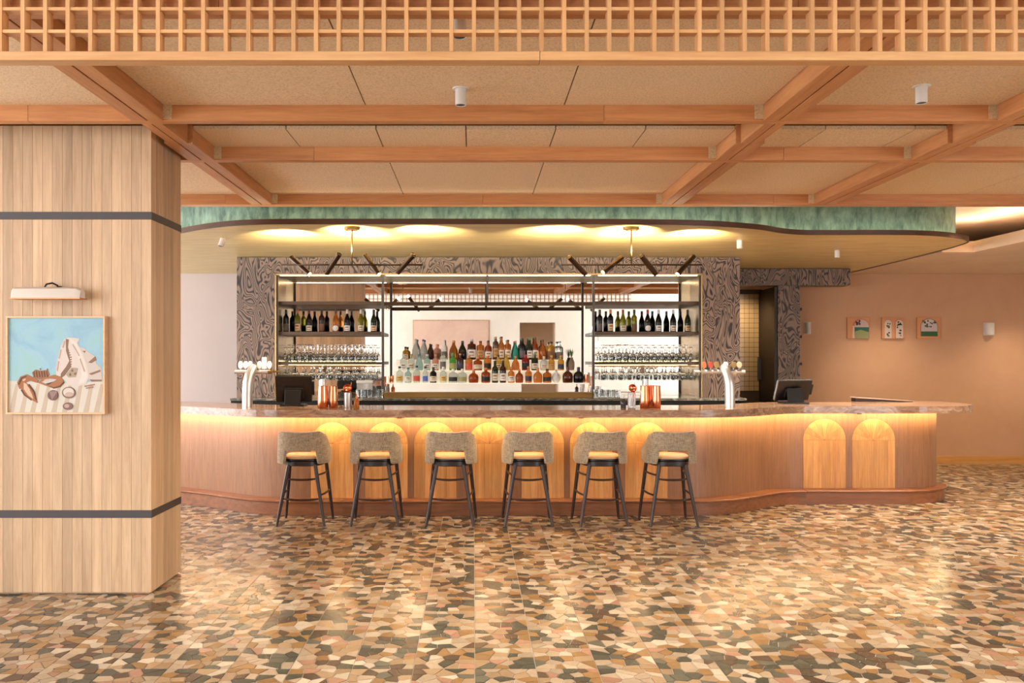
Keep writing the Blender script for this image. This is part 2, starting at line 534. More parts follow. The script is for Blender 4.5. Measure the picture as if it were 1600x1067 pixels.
struct('wall_bulkhead', MB().box(XL, XR, 3.56, 3.66, 3.19, 4.6), M_WHITE)
big = thing('canvas', 'large blush pink canvas reflected in the bar mirror', 'painting', (-0.75, YB, 1.0))
obj('canvas_face', MB().box(-2.0, 0.5, YB + 0.02, YB + 0.06, 0.9, 2.9), M_PINK, big)
obj('frame', MB().box(-2.04, 0.54, YB + 0.001, YB + 0.018, 0.86, 2.94), M_PINE, big)
struct('baseboard_back', MB().box(4.5, XR, YF - 0.02, YF, 0, 0.12), M_BASEB)
struct('baseboard_side', MB().box(-5.5, -3.06, YF - 0.02, YF, 0, 0.12), M_BASEB)

# ---- ceilings
ceil = struct('ceiling', MB().box(XL, XR, 3.66, 8.40, 3.45, 3.6), M_PART)
struct('ceiling_back', MB().box(XL, XR, 8.40, YF, 3.34, 3.6), M_CREAM)
struct('trim_1', MB().box(6.14, XR, 8.42, YF, 2.92, 3.055).box(5.75, 6.14, 10.45, YF, 2.92, 3.055), M_CREAM)
led = MB().box(6.24, 6.30, 8.6, 10.4, 3.056, 3.064).box(5.8, 6.3, 10.55, 10.6, 3.056, 3.064)
o = obj('trim_led', led, plain('cove_led_bright', (1, .8, .6, 1), 0.5, emit=(1, 0.82, 0.62), es=26), bpy.data.objects['trim_1'])

BX = [-2.05, 1.92, 3.39]
B1, B2, B3, B0 = (5.348, 5.42), (6.40, 6.48), (8.23, 8.35), (3.67, 3.75)
SLOT = 5.91
pid = [0]


def panel(x0, x1, y0, y1):
    g = 0.004
    obj('ceiling_panel', MB().box(x0 + g, x1 - g, y0 + g, y1 - g, ZC, ZC + 0.026), M_PART, ceil)


def seams(lo, hi, start, step):
    xs = [lo]; s = start
    while s < hi - 0.05:
        if s > lo + 0.05: xs.append(s)
        s += step
    return xs + [hi]


bays = [(XL, BX[0] - 0.1, -8.2, 1.255), (BX[0] + 0.1, BX[1] - 0.1, -0.68, 1.25), (BX[1] + 0.1, BX[2] - 0.1, 9, 1), (BX[2] + 0.1, XR, 4.75, 1.25)]
for (lo, hi, st, step) in bays:
    for (y0, y1) in ((3.75, B1[0] + 0.02), (B2[1] - 0.02, B3[0] + 0.02)):
        xs = seams(lo, hi, st, step)
        for a, b in zip(xs[:-1], xs[1:]): panel(a, b, y0, y1)
    xs = seams(lo, hi, -1.304 - 0.625 * 12, 0.625)
    for a, b in zip(xs[:-1], xs[1:]): panel(a, b, SLOT, B2[0] + 0.02)
# backing above the panel joints, and the light trough behind the first beam
obj('backing', MB().box(XL, XR, 3.7, B1[1], 3.235, 3.25).box(XL, XR, SLOT + 0.02, 8.3, 3.235, 3.25), plain('joint_brown', srgb(150, 112, 66), .8), ceil)
for i, x in enumerate(BX):
    bm_ = obj('ceiling_beam', MB().box(x - 0.012, x + 0.012, 3.75, 8.23, ZB + 0.035, ZC + 0.02), M_SLOT, ceil)
    for s in (-1, 1):
        a, b = (x - 0.1, x - 0.005) if s < 0 else (x + 0.005, x + 0.1)
        for (y0, y1) in ((3.75, B1[0]), (SLOT, B2[0]), (B2[1], B3[0])):
            obj('beam_board', MB().box(a, b, y0, y1, ZB + 0.001, ZC + 0.03), M_BEAM_Y, bm_, bevel=0.002, seg=1)
        a2, b2 = (x - 0.065, x - 0.004) if s < 0 else (x + 0.004, x + 0.065)
        obj('beam_board', MB().box(a2, b2, B1[1], SLOT, ZB + 0.001, ZC + 0.03), M_BEAM_Y, bm_)
for (y0, y1), cuts in ((B0, [XL, -1.1, 1.4, XR]), (B1, [XL, -2.8, 0.82, 3.9, XR]), (B2, [XL, -1.2, 2.33, XR]), (B3, [XL, -2.4, 0.09, 2.9, XR])):
    cb_ = obj('cross_beam', MB().box(XL, XR, y0 + 0.02, y1 - 0.02, ZB + 0.01, ZC + 0.02), M_BEAM_X, ceil)
    for a, b in zip(cuts[:-1], cuts[1:]):
        obj('beam_board', MB().box(a + 0.0006, b - 0.0006, y0, y1, ZB, ZC + 0.02), M_BEAM_X, cb_, bevel=0.002, seg=1)
    if y0 > 5:
        for x0 in (BX[0] + 0.1, BX[1] - 0.155, BX[2] - 0.155):
            obj('beam_pad', MB().box(x0, x0 + 0.055, y0 - 0.006, y0 - 0.0005, ZB + 0.012, ZC), M_PAD, cb_)

# ---- lattice screen
LY = 3.6
lat = thing('lattice_screen', 'square-grid timber lattice screen hung across the top above the wooden ceiling beams', 'screen', (0, LY, 2.867))
obj('rail', MB().box(-3.2, 0.28, LY, LY + 0.07, 2.867, 2.905), M_LATT_X, lat, bevel=0.002, seg=1)
obj('rail', MB().box(0.282, 3.6, LY, LY + 0.07, 2.867, 2.905), M_LATT_X, lat, bevel=0.002, seg=1)
for z in (2.991, 3.086, 3.181):
    obj('slat', MB().box(-3.2, 3.6, LY + 0.004, LY + 0.05, z - 0.007, z + 0.007), M_LATT_X, lat)
x = -1.9086 - 0.0955 * 13
while x < 3.6:
    obj('slat', MB().box(x - 0.0085, x + 0.0085, LY, LY + 0.054, 2.905, 3.188), M_LATT_Z, lat)
    x += 0.0955

# ---- canopy over the bar
cano = [(-5.2, 9.5), (-4.4, 9.47), (-3.8, 9.36), (-3.36, 9.12), (-3.04, 8.857), (-2.73, 8.597), (-2.436, 8.416), (-2.177, 8.325), (-1.813, 8.288), (-0.9, 8.281), (0, 8.281),
        (0.9, 8.283), (1.62, 8.305), (2.10, 8.344), (2.48, 8.44), (2.90, 8.627), (3.22, 8.87), (3.47, 8.985), (3.79, 9.0), (4.42, 8.994), (4.84, 9.05), (5.19, 9.2), (5.44, 9.39), (5.58, 9.6),
        (5.64, 9.9), (5.68, 10.4), (5.72, 11.5), (5.72, 12.9)]
cc = catmull([(a, b) for a, b in cano], 6)
can = thing('bar_canopy', 'curved dropped canopy over the bar with gold plaster underside and green edge', 'canopy', (0.3, 11, ZCAN))
inn = offset(cc, 0.02)
obj('soffit', MB().prism([tuple(p) for p in inn] + [(5.70, 13.08), (-5.2, 13.08)], ZCAN + 0.006, ZCAN + 0.04), M_GOLD, can)
cuts = [0, 40, 70, 105, 128, len(cc) - 1]
for a, b in zip(cuts[:-1], cuts[1:]):
    obj('lip', MB().strip(cc[a:b + 1], inn[a:b + 1], ZCAN, ZCAN + 0.052), M_LIP, can, smooth=True, auto=40)
up0, up1 = offset(cc, 0.13), offset(cc, 0.16)
obj('upright', MB().strip(up0, up1, ZCAN + 0.041, 3.34), M_GREEN, can, smooth=True, auto=40)
l0, l1 = offset(cc, 0.05), offset(cc, 0.07)
obj('led_strip', MB().strip(l0, l1, ZCAN + 0.042, ZCAN + 0.047), M_LEDCV, can)

# ---- shelving wall (burl veneer) with niche
YW, YM = 10.97, 11.55
NX0, NX1, NZ1 = PXX(430, YW), PXX(1097, YW), PZ(428, YW)
WX0, WX1 = PXX(370, YW), PXX(1156, YW)
m = MB(); m.box(WX0, NX0, YW, YF, 0, ZCAN).box(NX1, WX1, YW, YF, 0, ZCAN).box(NX0, NX1, YW, YF, NZ1, ZCAN).box(NX0, NX1, YM + 0.03, YF, 0, NZ1)
struct('wall_shelving', m, M_BURL)
# right alcove
DX = 4.435
m = MB(); m.box(DX, 4.755, 12.4, 12.62, 0, 2.68).box(WX1, 5.47, 12.36, 12.62, 2.68, ZCAN)
struct('wall_alcove', m, M_BURL)
struct('door_1', MB().box(DX - 0.045, DX, 12.42, 13.08, 0.01, 2.66), M_DARKD)
obj('door_handle', MB().box(DX - 0.09, DX - 0.045, 12.98, 13.0, 1.3, 1.62).box(DX - 0.1, DX - 0.085, 12.975, 13.005, 1.28, 1.64), M_STEEL, bpy.data.objects['door_1'])
tilew = struct('wall_tiled', MB().box(WX1, DX, YF - 0.012, YF - 0.001, 0, 2.68), plain('tile_grout_dark', srgb(70, 52, 34), 0.8))
mt = plain('olive_wall_tile', srgb(176, 146, 104), 0.3)
ts = 0.0745; k = 0; xx = DX - 0.05 - ts
m = MB()
while xx > WX1:
    zz = 1.12
    while zz < 2.6:
        m.box(xx + 0.003, xx + ts - 0.003, YF - 0.018, YF - 0.0121, zz + 0.003, zz + ts - 0.003); zz += ts
    xx -= ts
o = obj('wall_tile', m, mt, tilew); o['kind'] = 'stuff'
spot('alcove_fill_light', (4.0, 12.55, 2.66), (0, .35, -1), 40, (1, .8, .55), 130, .9, .03)  # unseen lamp added to brighten the tiled alcove

# ================================================================== COLUMN
CY0, CY1, CXR, CXL = 5.81, 6.395, -2.20, -3.62
colm = thing('column', 'broad square column clad in pale vertical timber boards with two dark bands', 'column', ((CXR + CXL) / 2, (CY0 + CY1) / 2, 0))
obj('core', MB().box(CXL + 0.02, CXR - 0.02, CY0 + 0.02, CY1 - 0.02, 0, ZC - 0.002), M_PINE, colm)
bw = 0.0675
for (z0, z1) in ((0.012, ZC - 0.003),):
    x = CXR
    while x > CXL + 0.01:
        a = max(x - bw, CXL)
        obj('board', MB().box(a + 0.0005, x - 0.0005, CY0, CY0 + 0.018, z0, z1), M_PINE, colm, bevel=0.001, seg=1)
        obj('board', MB().box(a + 0.0005, x - 0.0005, CY1 - 0.018, CY1, z0, z1), M_PINE, colm)
        x -= bw
    y = CY0 + 0.019
    n = 8; st = (CY1 - CY0 - 0.038) / n
    for i in range(n):
        for (xa, xb) in ((CXR - 0.018, CXR), (CXL, CXL + 0.018)):
            obj('board', MB().box(xa, xb, y + i * st + 0.0005, y + (i + 1) * st - 0.0005, z0, z1), M_PINE, colm, bevel=0.001, seg=1)
for (pa, pb) in ((331, 343), (797, 809)):
    z1, z0 = PZ(pa, CY0), PZ(pb, CY0)
    e = 0.003
    obj('band', MB().box(CXL - e, CXR + e, CY0 - e, CY1 + e, z0, z1), M_BAND, colm)

# ---- seashell painting on the column
PYc = CY0 - 0.05
pc = thing('framed_painting', 'framed painting of a crab and seashells on sand, hung on the timber column', 'painting', (PXX(89, PYc), PYc, PZ(570, PYc)))
fx0, fx1, fz0, fz1 = PXX(9, PYc), PXX(163.6, PYc), PZ(647, PYc), PZ(494, PYc)
M_FR = wood('pale_frame_wood', srgb(204, 164, 124), srgb(224, 186, 146), 'x', 0.5, 0.05)
t_ = 0.011
for (a, b, c, d) in ((fx0, fx1, fz1 - t_, fz1), (fx0, fx1, fz0, fz0 + t_), (fx0, fx0 + t_, fz0 + t_, fz1 - t_), (fx1 - t_, fx1, fz0 + t_, fz1 - t_)):
    obj('frame', MB().box(a, b, PYc - 0.001, CY0 - 0.0005, c, d), M_FR, pc)
obj('backing', MB().box(fx0 + t_, fx1 - t_, PYc + 0.016, CY0 - 0.001, fz0 + t_, fz1 - t_), plain('shadow_gap', srgb(30, 28, 30), 0.9), pc)


def cv(u, v): px, py = u * 0.225, 420 + v * 0.225; return (PXX(px, PYc), PZ(py, PYc))


t = NT('painted_blue_sky'); vv = t.coord((1.2, 1, 1.2), rnd=False); n = t.noise(vv, 3.2, 4, 0.6, 0.8)
t.inp('Base Color', t.ramp(n, [(0.34, srgb(128, 166, 190)), (0.5, srgb(144, 182, 196)), (0.66, srgb(144, 182, 180))])); t.inp('Roughness', 0.7)
M_PSKY = t.m
SL = PYc + 0.0155
layer = [0]


def paint(name, pts, col, rough=0.7, mat=None):
    layer[0] += 1; y1 = SL - 0.00012 * layer[0]
    return obj(name, MB().prism([cv(*p) for p in pts], y1 - 0.0002, SL, 'xz'), mat or plain('art_%d_%d_%d' % col, srgb(*[c * .88 for c in col]), rough), pc)


c0 = cv(50, 338); c1 = cv(712, 1000)
obj('canvas', MB().box(c0[0], c1[0], SL - 0.0002, SL + 0.003, c1[1], c0[1]), M_PSKY, pc)
paint('painted_sand', [(50, 778), (250, 785), (450, 790), (712, 782), (712, 1000), (50, 1000)], (226, 218, 204))
for i in range(9):
    u = 70 + i * 74
    paint('painted_stripe', [(u + 30, 800), (u + 52, 800), (u + 18, 998), (u - 18 if u > 90 else 52, 998)], (208, 190, 168))
paint('painted_spire', [(545, 545), (575, 548), (612, 582), (655, 608), (662, 655), (696, 690), (704, 772), (640, 782), (600, 760), (590, 640)], (216, 202, 192))
for q in ([(566, 570), (590, 568), (582, 585)], [(606, 650), (655, 606), (664, 634), (630, 655)], [(610, 728), (690, 700), (692, 714), (630, 738)], [(615, 768), (700, 770), (698, 782), (630, 784)]):
    paint('painted_ridge', q, (150, 116, 98))
paint('painted_conch', [(440, 486), (470, 476), (520, 480), (548, 486), (530, 515), (570, 590), (602, 680), (612, 750), (592, 800), (530, 818), (470, 808), (440, 770), (385, 745), (380, 690), (400, 590), (418, 530)], (228, 214, 204))
paint('painted_lip', [(478, 486), (515, 505), (560, 590), (592, 690), (600, 750), (580, 790), (540, 800), (560, 740), (556, 670), (520, 580)], (238, 226, 216))
paint('painted_opening', [(450, 486), (472, 490), (466, 545), (492, 615), (492, 675), (445, 740), (412, 764), (416, 726), (452, 680), (474, 640), (452, 570)], (142, 112, 92))
for i in range(9):
    v = 555 + i * 16
    paint('painted_tooth', [(468 + i * 2.5, v), (520 + i * 1.5, v - 8), (472 + i * 2.5, v + 8)], (232, 220, 208))
for q in ([(452, 735), (490, 685), (536, 690), (520, 752), (470, 755)], ):
    paint('painted_shade', q, (182, 164, 140))
paint('painted_crab', [(216, 720), (240, 700), (270, 706), (325, 702), (338, 735), (320, 756), (268, 770), (226, 755)], (160, 112, 82))
paint('painted_claw', [(112, 790), (135, 748), (180, 733), (235, 758), (262, 775), (250, 792), (205, 778), (172, 790), (200, 812), (236, 858), (254, 932), (215, 912), (162, 868), (138, 830), (128, 835)], (172, 112, 74))
paint('painted_gloss', [(158, 790), (178, 800), (214, 868), (226, 905), (190, 880), (158, 835)], (222, 190, 160))
paint('painted_claw', [(252, 790), (300, 756), (370, 736), (420, 750), (440, 785), (410, 818), (366, 830), (310, 812)], (176, 118, 80))
paint('painted_gloss', [(284, 786), (330, 762), (388, 768), (360, 786), (310, 798)], (214, 206, 200))
paint('painted_shadow', [(284, 790), (310, 798), (370, 782), (330, 806)], (70, 60, 58))

for q in ([(385, 700), (396, 640), (404, 642), (394, 712)], [(398, 620), (412, 560), (420, 562), (408, 624)], [(424, 545), (438, 500), (446, 502), (434, 548)], [(500, 520), (546, 600), (540, 606), (496, 530)], [(552, 620), (584, 712), (576, 714), (546, 628)]):
    paint('painted_ridge', q, (206, 180, 166))
for q in ([(488, 702), (500, 696), (504, 712), (492, 716)], [(508, 724), (522, 718), (524, 734), (510, 738)], [(474, 728), (486, 724), (488, 742), (476, 744)]):
    paint('painted_spot', q, (132, 112, 86))
for k in range(6):
    u = 226 + k * 18; paint('painted_shell_line', [(u, 712), (u + 4, 711), (u + 10, 752), (u + 5, 753)], (118, 78, 58))
for q in ([(118, 800), (140, 756), (176, 742), (178, 748), (146, 764), (126, 806)], [(146, 838), (168, 874), (214, 908), (210, 914), (160, 878), (138, 842)], [(196, 800), (232, 850), (248, 912), (240, 908), (224, 856), (190, 806)], [(330, 812), (370, 824), (410, 810), (436, 782), (440, 790), (414, 820), (368, 832)]):
    paint('painted_edge', q, (112, 66, 46))
for q in ([(184, 812), (206, 838), (196, 842), (178, 818)], [(300, 772), (330, 762), (332, 770), (304, 780)], [(150, 770), (172, 760), (176, 770), (156, 782)]):
    paint('painted_gloss', q, (226, 188, 154))
for q in ([(580, 812), (650, 800), (652, 806), (584, 820)], [(590, 826), (640, 818), (642, 824), (594, 832)], [(270, 700), (272, 690), (276, 701)], [(318, 702), (322, 692), (324, 703)]):
    paint('painted_twig', q, (176, 124, 96))


def disc(u, v, ru, rv, n=16, a0=0): return [(u + ru * math.cos(a0 + 6.2832 * k / n), v + rv * math.sin(a0 + 6.2832 * k / n)) for k in range(n)]


paint('painted_shell', disc(362, 878, 36, 36), (128, 96, 92))
for k in range(5): paint('painted_rib', [(356, 910), (340 + k * 12, 850), (346 + k * 12, 850)], (190, 162, 150))
paint('painted_shell', disc(472, 860, 46, 40), (140, 112, 100)); paint('painted_shell', disc(472, 857, 38, 31), (230, 214, 202)); paint('painted_shell', disc(478, 872, 30, 16), (204, 178, 162))
paint('painted_shell', disc(466, 954, 34, 26), (138, 104, 98)); paint('painted_shell', disc(460, 952, 18, 14), (196, 168, 156))

# ---- picture lamp above it
LYc = CY0 - 0.11
pl = thing('picture_lamp', 'pale ceramic picture lamp with copper edge and black arm above the seashell painting', 'lamp', (PXX(76, LYc), LYc, PZ(458, LYc)))
lx0, lx1, lzt, lzb = PXX(22, LYc), PXX(129, LYc), PZ(449, LYc), PZ(466, LYc)
sec = [(-0.052, lzb), (-0.05, lzb + 0.03), (-0.04, lzt - 0.012), (-0.02, lzt), (0.03, lzt), (0.05, lzt - 0.02), (0.052, lzb)]
m = MB(); vs = []; n = len(sec)
for xx, sc_ in ((lx0, 0.8), (lx0 + 0.012, 1), (lx1 - 0.03, 1), (lx1, 0.75)):
    vs += [(xx, LYc + y * sc_, lzb + (z - lzb) * sc_) for y, z in sec]
fs = [tuple(range(n)), tuple(3 * n + k for k in range(n))]
for r in range(3): fs += [(r * n + k, r * n + (k + 1) % n, (r + 1) * n + (k + 1) % n, (r + 1) * n + k) for k in range(n)]
m.add(vs, fs); obj('lamp_shade', m, M_CERAM, pl, smooth=True, auto=35)
obj('shade_edge', MB().box(lx0 - 0.004, lx1 + 0.006, LYc - 0.056, LYc + 0.054, lzb - 0.007, lzb - 0.0005), plain('copper_edge', srgb(190, 120, 80), 0.4, 0.5), pl)
xm = PXX(76, LYc)
obj('lamp_arm', MB().tube([(xm - 0.03, LYc, lzt - 0.004), (xm - 0.02, LYc + 0.01, lzt + 0.022), (xm, LYc + 0.05, lzt + 0.034), (xm + 0.02, CY0 - 0.03, lzt + 0.02), (xm + 0.02, CY0 - 0.006, lzt - 0.01)], 0.006), M_BLKPL, pl, smooth=True)
obj('wall_plate', MB().lathe([(0.03, 0), (0.03, 0.008), (0.0, 0.008)], (xm + 0.02, CY0 - 0.0005, lzt - 0.01), 16, (0, -1, 0)), M_BLKPL, pl)

# ================================================================== BAR
ZT, ZU, ZPL = 1.091, 1.013, 0.154
pan = [(-4.6, 9.87), (-4.0, 9.85), (-3.5, 9.75), (-3.14, 9.59), (-2.75, 9.35), (-2.31, 9.05), (-1.98, 8.93), (-1.7, 8.902), (-1.2, 8.90), (-0.5, 8.90), (0.2, 8.90), (0.9, 8.90), (1.6, 8.90), (2.05, 8.90),
       (2.3, 8.905), (2.59, 8.985), (2.8, 9.12), (3.0, 9.28), (3.25, 9.47), (3.5, 9.56), (3.75, 9.58), (4.2, 9.58), (4.66, 9.58), (4.95, 9.60), (5.2, 9.68), (5.36, 9.86), (5.385, 10.1), (5.385, 10.5)]
pc_ = catmull(pan, 8)
def taper(a, b): return lambda p: -(a + (b - a) * min(1, max(0, (p.x - 4.85) / 0.4)))
bar = thing('curved_bar', 'long curved walnut bar front with fan-topped oak arch inlays and rounded plinth', 'bar', (0.4, 9.2, 0))
pin = offset(pc_, 0.05)
# veneer sheets along the curve
acc = 0; last = 0; d_ = [0]
for i in range(1, len(pc_)): d_.append(d_[-1] + (pc_[i] - pc_[i - 1]).length)
i0 = 0
for i in range(1, len(pc_)):
    if d_[i] - d_[i0] >= 0.38 or i == len(pc_) - 1:
        A = pc_[i0:i + 1]; Bq = pin[i0:i + 1]
        o = obj('veneer_sheet', MB().strip(A, Bq, ZPL, ZU - 0.001), M_WALNUT, bar, smooth=True, auto=40); i0 = i
pl0 = offset(pc_, taper(0.165, 0.085)); pl1 = offset(pc_, 0.04)
cutp = [0, 62, 128, 158, 192, len(pc_) - 1]
for a, b in zip(cutp[:-1], cutp[1:]):
    obj('plinth', MB().strip(pl0[a:b + 1], pl1[a:b + 1], 0.001, ZPL - 0.024), M_PLINTH, bar, smooth=True, auto=40)
    c0_ = offset(pc_, taper(0.185, 0.105))
    obj('plinth_top', MB().strip(c0_[a:b + 1], pl1[a:b + 1], ZPL - 0.024, ZPL), M_PLINTH, bar, smooth=True, auto=40, bevel=0.008)
# back side of the bar (bartender's side)
bk0, bk1 = offset(pc_[20:200], 0.50), offset(pc_[20:200], 0.53)
obj('rear_panel', MB().strip(bk0, bk1, 0.0, ZU - 0.002), M_BLACK, bar)
# led strip under the counter
s0, s1 = offset(pc_, -0.068), offset(pc_, -0.083)
obj('led_strip', MB().strip(s0[8:], s1[8:], ZU - 0.007, ZU - 0.002), M_LED, bar)


def arch(pxa, pxb, Y, ztop, zbot, idx):
    xa, xb = PXX(pxa, Y), PXX(pxb, Y); r = (xb - xa) / 2; xc = (xa + xb) / 2; zs = ztop - r; y0, y1 = Y - 0.007, Y + 0.001
    g = 0.0007
    a = obj('arch_inlay', MB().prism([(xa + 0.002, zbot), (xb - 0.002, zbot)] + [(xc + (r - 0.002) * math.cos(math.pi * k / 24), zs + (r - 0.002) * math.sin(math.pi * k / 24)) for k in range(25)], Y - 0.003, y1, 'xz'), M_SLOT, bar)
    rng = random.Random(idx); ws = [rng.uniform(0.6, 1.4) for _ in range(5)]; tot = sum(ws); x = xa
    for w_ in ws:
        x2 = x + w_ / tot * (xb - xa); obj('inlay_board', MB().box(x + g, x2 - g, y0, y1, zbot, zs - g), M_ARCH, a); x = x2
    N = 9
    for k in range(N):
        t0, t1 = math.pi * k / N, math.pi * (k + 1) / N
        q = [(xc + 0.004 * math.cos((t0 + t1) / 2), zs + 0.004 * math.sin((t0 + t1) / 2) + 0.0006)] + [(xc + r * math.cos(t0 + 0.003 + (t1 - t0 - 0.006) * j / 4), zs + 0.0006 + r * math.sin(t0 + 0.003 + (t1 - t0 - 0.006) * j / 4)) for j in range(5)]
        obj('inlay_wedge', MB().prism(q, y0, y1, 'xz'), M_ARCH, a)


for i, (a, b) in enumerate(((486, 552), (571, 637), (647, 713), (732, 798), (815, 881), (890.5, 956.5), (977, 1043))):
    arch(a, b, 8.90, PZ(660, 8.9), ZPL + 0.001, i)
for i, (a, b) in enumerate(((1255, 1321), (1331, 1398))):
    arch(a, b, 9.58, PZ(654.5, 9.58), ZPL + 0.001, 20 + i)

# worktop
ct0 = offset(pc_, taper(0.28, 0.36))
ctp = [tuple(p) for p in ct0]
inner = [(ct0[i].x, ct0[i].y + 0.92) for i in range(0, len(ct0)) if ct0[i].x < 4.9 and i < 190]
ctp2 = ctp[:-1] + [(5.74, 10.45), (5.2, 10.45)] + list(reversed(inner))
top = obj('bar_worktop', MB().prism(ctp2, ZU, ZT), M_COUNTER, base=(0.5, 9.2, ZU), bevel=0.012)
tag(top, 'polished brown marble worktop running along the whole curved bar', 'worktop')
# bag hooks under the overhang
for i, (px, lb) in enumerate(((624.5, 'above the second stool'), (763, 'between the third and fourth stools'), (907, 'above the fifth stool from the column'), (1340, 'above the two separate arches'))):
    Y = 8.86 if px < 1200 else 9.54; X = PXX(px, Y)
    h = tag(obj('bag_hook', MB().box(X - 0.035, X + 0.035, Y - 0.035, Y - 0.005, ZU - 0.006, ZU).box(X - 0.026, X + 0.026, Y - 0.045, Y - 0.037, ZU - 0.022, ZU - 0.002).box(X - 0.006, X + 0.006, Y - 0.05, Y - 0.01, ZU - 0.022, ZU - 0.004), M_BRONZE), 'small dark bag hook under the bar edge ' + lb, 'hook', 'bag hooks under the bar')
# tilted flap behind the far end of the counter
fl = thing('counter_flap', 'pale-topped dark slab leaning just above the far end of the bar by the peach wall', 'flap', (PXX(1384, 10.3), 10.3, ZT))
pa, pb = P(1337, 620, 10.3), P(1427, 626.4, 10.3); ZF = ZT + 0.0006
m = MB(); m.add([(pa.x, 10.3, ZF), (pb.x, 10.3, ZF), (pb.x, 10.3, pb.z - 0.006), (pa.x, 10.3, pa.z - 0.014), (pa.x, 10.42, ZF), (pb.x, 10.42, ZF), (pb.x, 10.42, pb.z - 0.006), (pa.x, 10.42, pa.z - 0.014)],
                [(0, 1, 2, 3), (7, 6, 5, 4), (0, 3, 7, 4), (1, 5, 6, 2), (3, 2, 6, 7), (0, 4, 5, 1)])
obj('wedge', m, plain('flap_dark', srgb(66, 46, 40), 0.5), fl)
m = MB(); m.add([(pa.x - .005, 10.29, pa.z - 0.014), (pb.x + .01, 10.29, pb.z - 0.006), (pb.x + .01, 10.29, pb.z), (pa.x - .005, 10.29, pa.z), (pa.x - .005, 10.44, pa.z - 0.014), (pb.x + .01, 10.44, pb.z - 0.006), (pb.x + .01, 10.44, pb.z), (pa.x - .005, 10.44, pa.z)],
                [(0, 1, 2, 3), (7, 6, 5, 4), (0, 3, 7, 4), (1, 5, 6, 2), (3, 2, 6, 7), (0, 4, 5, 1)])
obj('slab', m, plain('flap_top', srgb(196, 170, 150), 0.4), fl)

# ================================================================== STOOLS
def make_stool():
    s = thing('bar_stool', '', 'stool')
    nu, nv = 80, 12; vs = []
    def smooth(a, b, t): t = min(1, max(0, (t - a) / (b - a))); return t * t * (3 - 2 * t)
    for i in range(nu + 1):
        u = -1 + 2 * i / nu; th = u * math.radians(97); au = abs(u)
        ex = 0.62
        x = 0.238 * math.copysign(abs(math.sin(th)) ** ex, th); y = -0.215 * math.copysign(abs(math.cos(th)) ** ex, math.cos(th)) if abs(th) < math.pi / 2 else 0.215 * abs(math.cos(th)) ** ex
        # arc width where the cut-out sits
        bot = 0.733 - 0.133 * smooth(0.26, 0.33, au) + 0.02 * smooth(0.85, 1.0, au)
        topz = 0.905 + 0.009 * smooth(0.05, 0.3, au) - 0.030 * smooth(0.40, 0.62, au) - 0.15 * smooth(0.6, 1.0, au)
        for j in range(nv + 1):
            t = j / nv; z = bot + (topz - bot) * t
            lean = (z - 0.6) * 0.12
            vs.append((x * (1 + (0.66 - z) * 0.12), y - lean * max(0, math.cos(th)), z))
    fs = [(i * (nv + 1) + j, (i + 1) * (nv + 1) + j, (i + 1) * (nv + 1) + j + 1, i * (nv + 1) + j + 1) for i in range(nu) for j in range(nv)]
    b = obj('backrest', MB().add(vs, fs), M_FAB, s, smooth=True)
    so = b.modifiers.new('thick', 'SOLIDIFY'); so.thickness = 0.034; so.offset = 0
    bv = b.modifiers.new('bevel', 'BEVEL'); bv.width = 0.013; bv.segments = 3; bv.limit_method = 'ANGLE'; bv.angle_limit = 1.0

    def sup(rx, ry, n=36, e=0.7, cy=0.0): return [(rx * math.copysign(abs(math.cos(6.2832 * k / n)) ** e, math.cos(6.2832 * k / n)) * (1 + 0.12 * math.sin(6.2832 * k / n)), cy + ry * math.copysign(abs(math.sin(6.2832 * k / n)) ** e, math.sin(6.2832 * k / n))) for k in range(n)]
    def stack(levels):
        m = MB(); vs = []; n = 36
        for rx, ry, z in levels: vs += [(a, b_, z) for a, b_ in sup(rx, ry)]
        fs = [tuple(range(n - 1, -1, -1)), tuple((len(levels) - 1) * n + k for k in range(n))]
        for i in range(len(levels) - 1): fs += [(i * n + k, i * n + (k + 1) % n, (i + 1) * n + (k + 1) % n, (i + 1) * n + k) for k in range(n)]
        return m.add(vs, fs)
    obj('seat', stack([(0.186, 0.19, 0.636), (0.196, 0.20, 0.645), (0.196, 0.20, 0.66), (0.18, 0.185, 0.672), (0.10, 0.10, 0.677)]), M_TAN, s, smooth=True, auto=50)
    obj('seat_piping', stack([(0.19, 0.195, 0.622), (0.199, 0.204, 0.627), (0.199, 0.204, 0.641), (0.19, 0.195, 0.644)]), M_BLKPL, s, smooth=True, auto=50)
    obj('seat_frame', stack([(0.182, 0.186, 0.572), (0.19, 0.195, 0.578), (0.19, 0.195, 0.618), (0.184, 0.189, 0.622)]), M_SEATF, s, smooth=True, auto=50)
    T = {}; 
    for sx in (-1, 1):
        for sy in (-1, 1):
            a = Vector((sx * (0.128 if sy < 0 else 0.18), sy * 0.155, 0.585)); b_ = Vector((sx * (0.228 if sy < 0 else 0.238), sy * 0.225, 0.001))
            T[(sx, sy)] = (a, b_)
            obj('leg', MB().tube([a, a.lerp(b_, 0.5), b_], [0.019, 0.018, 0.0135], 12), M_LEG, s, smooth=True, auto=60)
    def at(k, z): a, b_ = T[k]; return a.lerp(b_, (0.585 - z) / 0.584)
    for z in (0.453, 0.262):
        for k1, k2, dz, bow in (((-1, -1), (1, -1), 0, Vector((0, -0.014, -0.012))), ((-1, -1), (-1, 1), 0.035, Vector((-0.01, 0, -0.006))), ((1, -1), (1, 1), 0.035, Vector((0.01, 0, -0.006)))):
            a, b_ = at(k1, z + dz), at(k2, z + dz)
            pts = [a.lerp(b_, t) + bow * 4 * t * (1 - t) for t in [j / 6 for j in range(7)]]
            obj('foot_rail', MB().tube(pts, [0.008, 0.0095, 0.0105, 0.011, 0.0105, 0.0095, 0.008], 8), M_LEG, s, smooth=True)
    return s


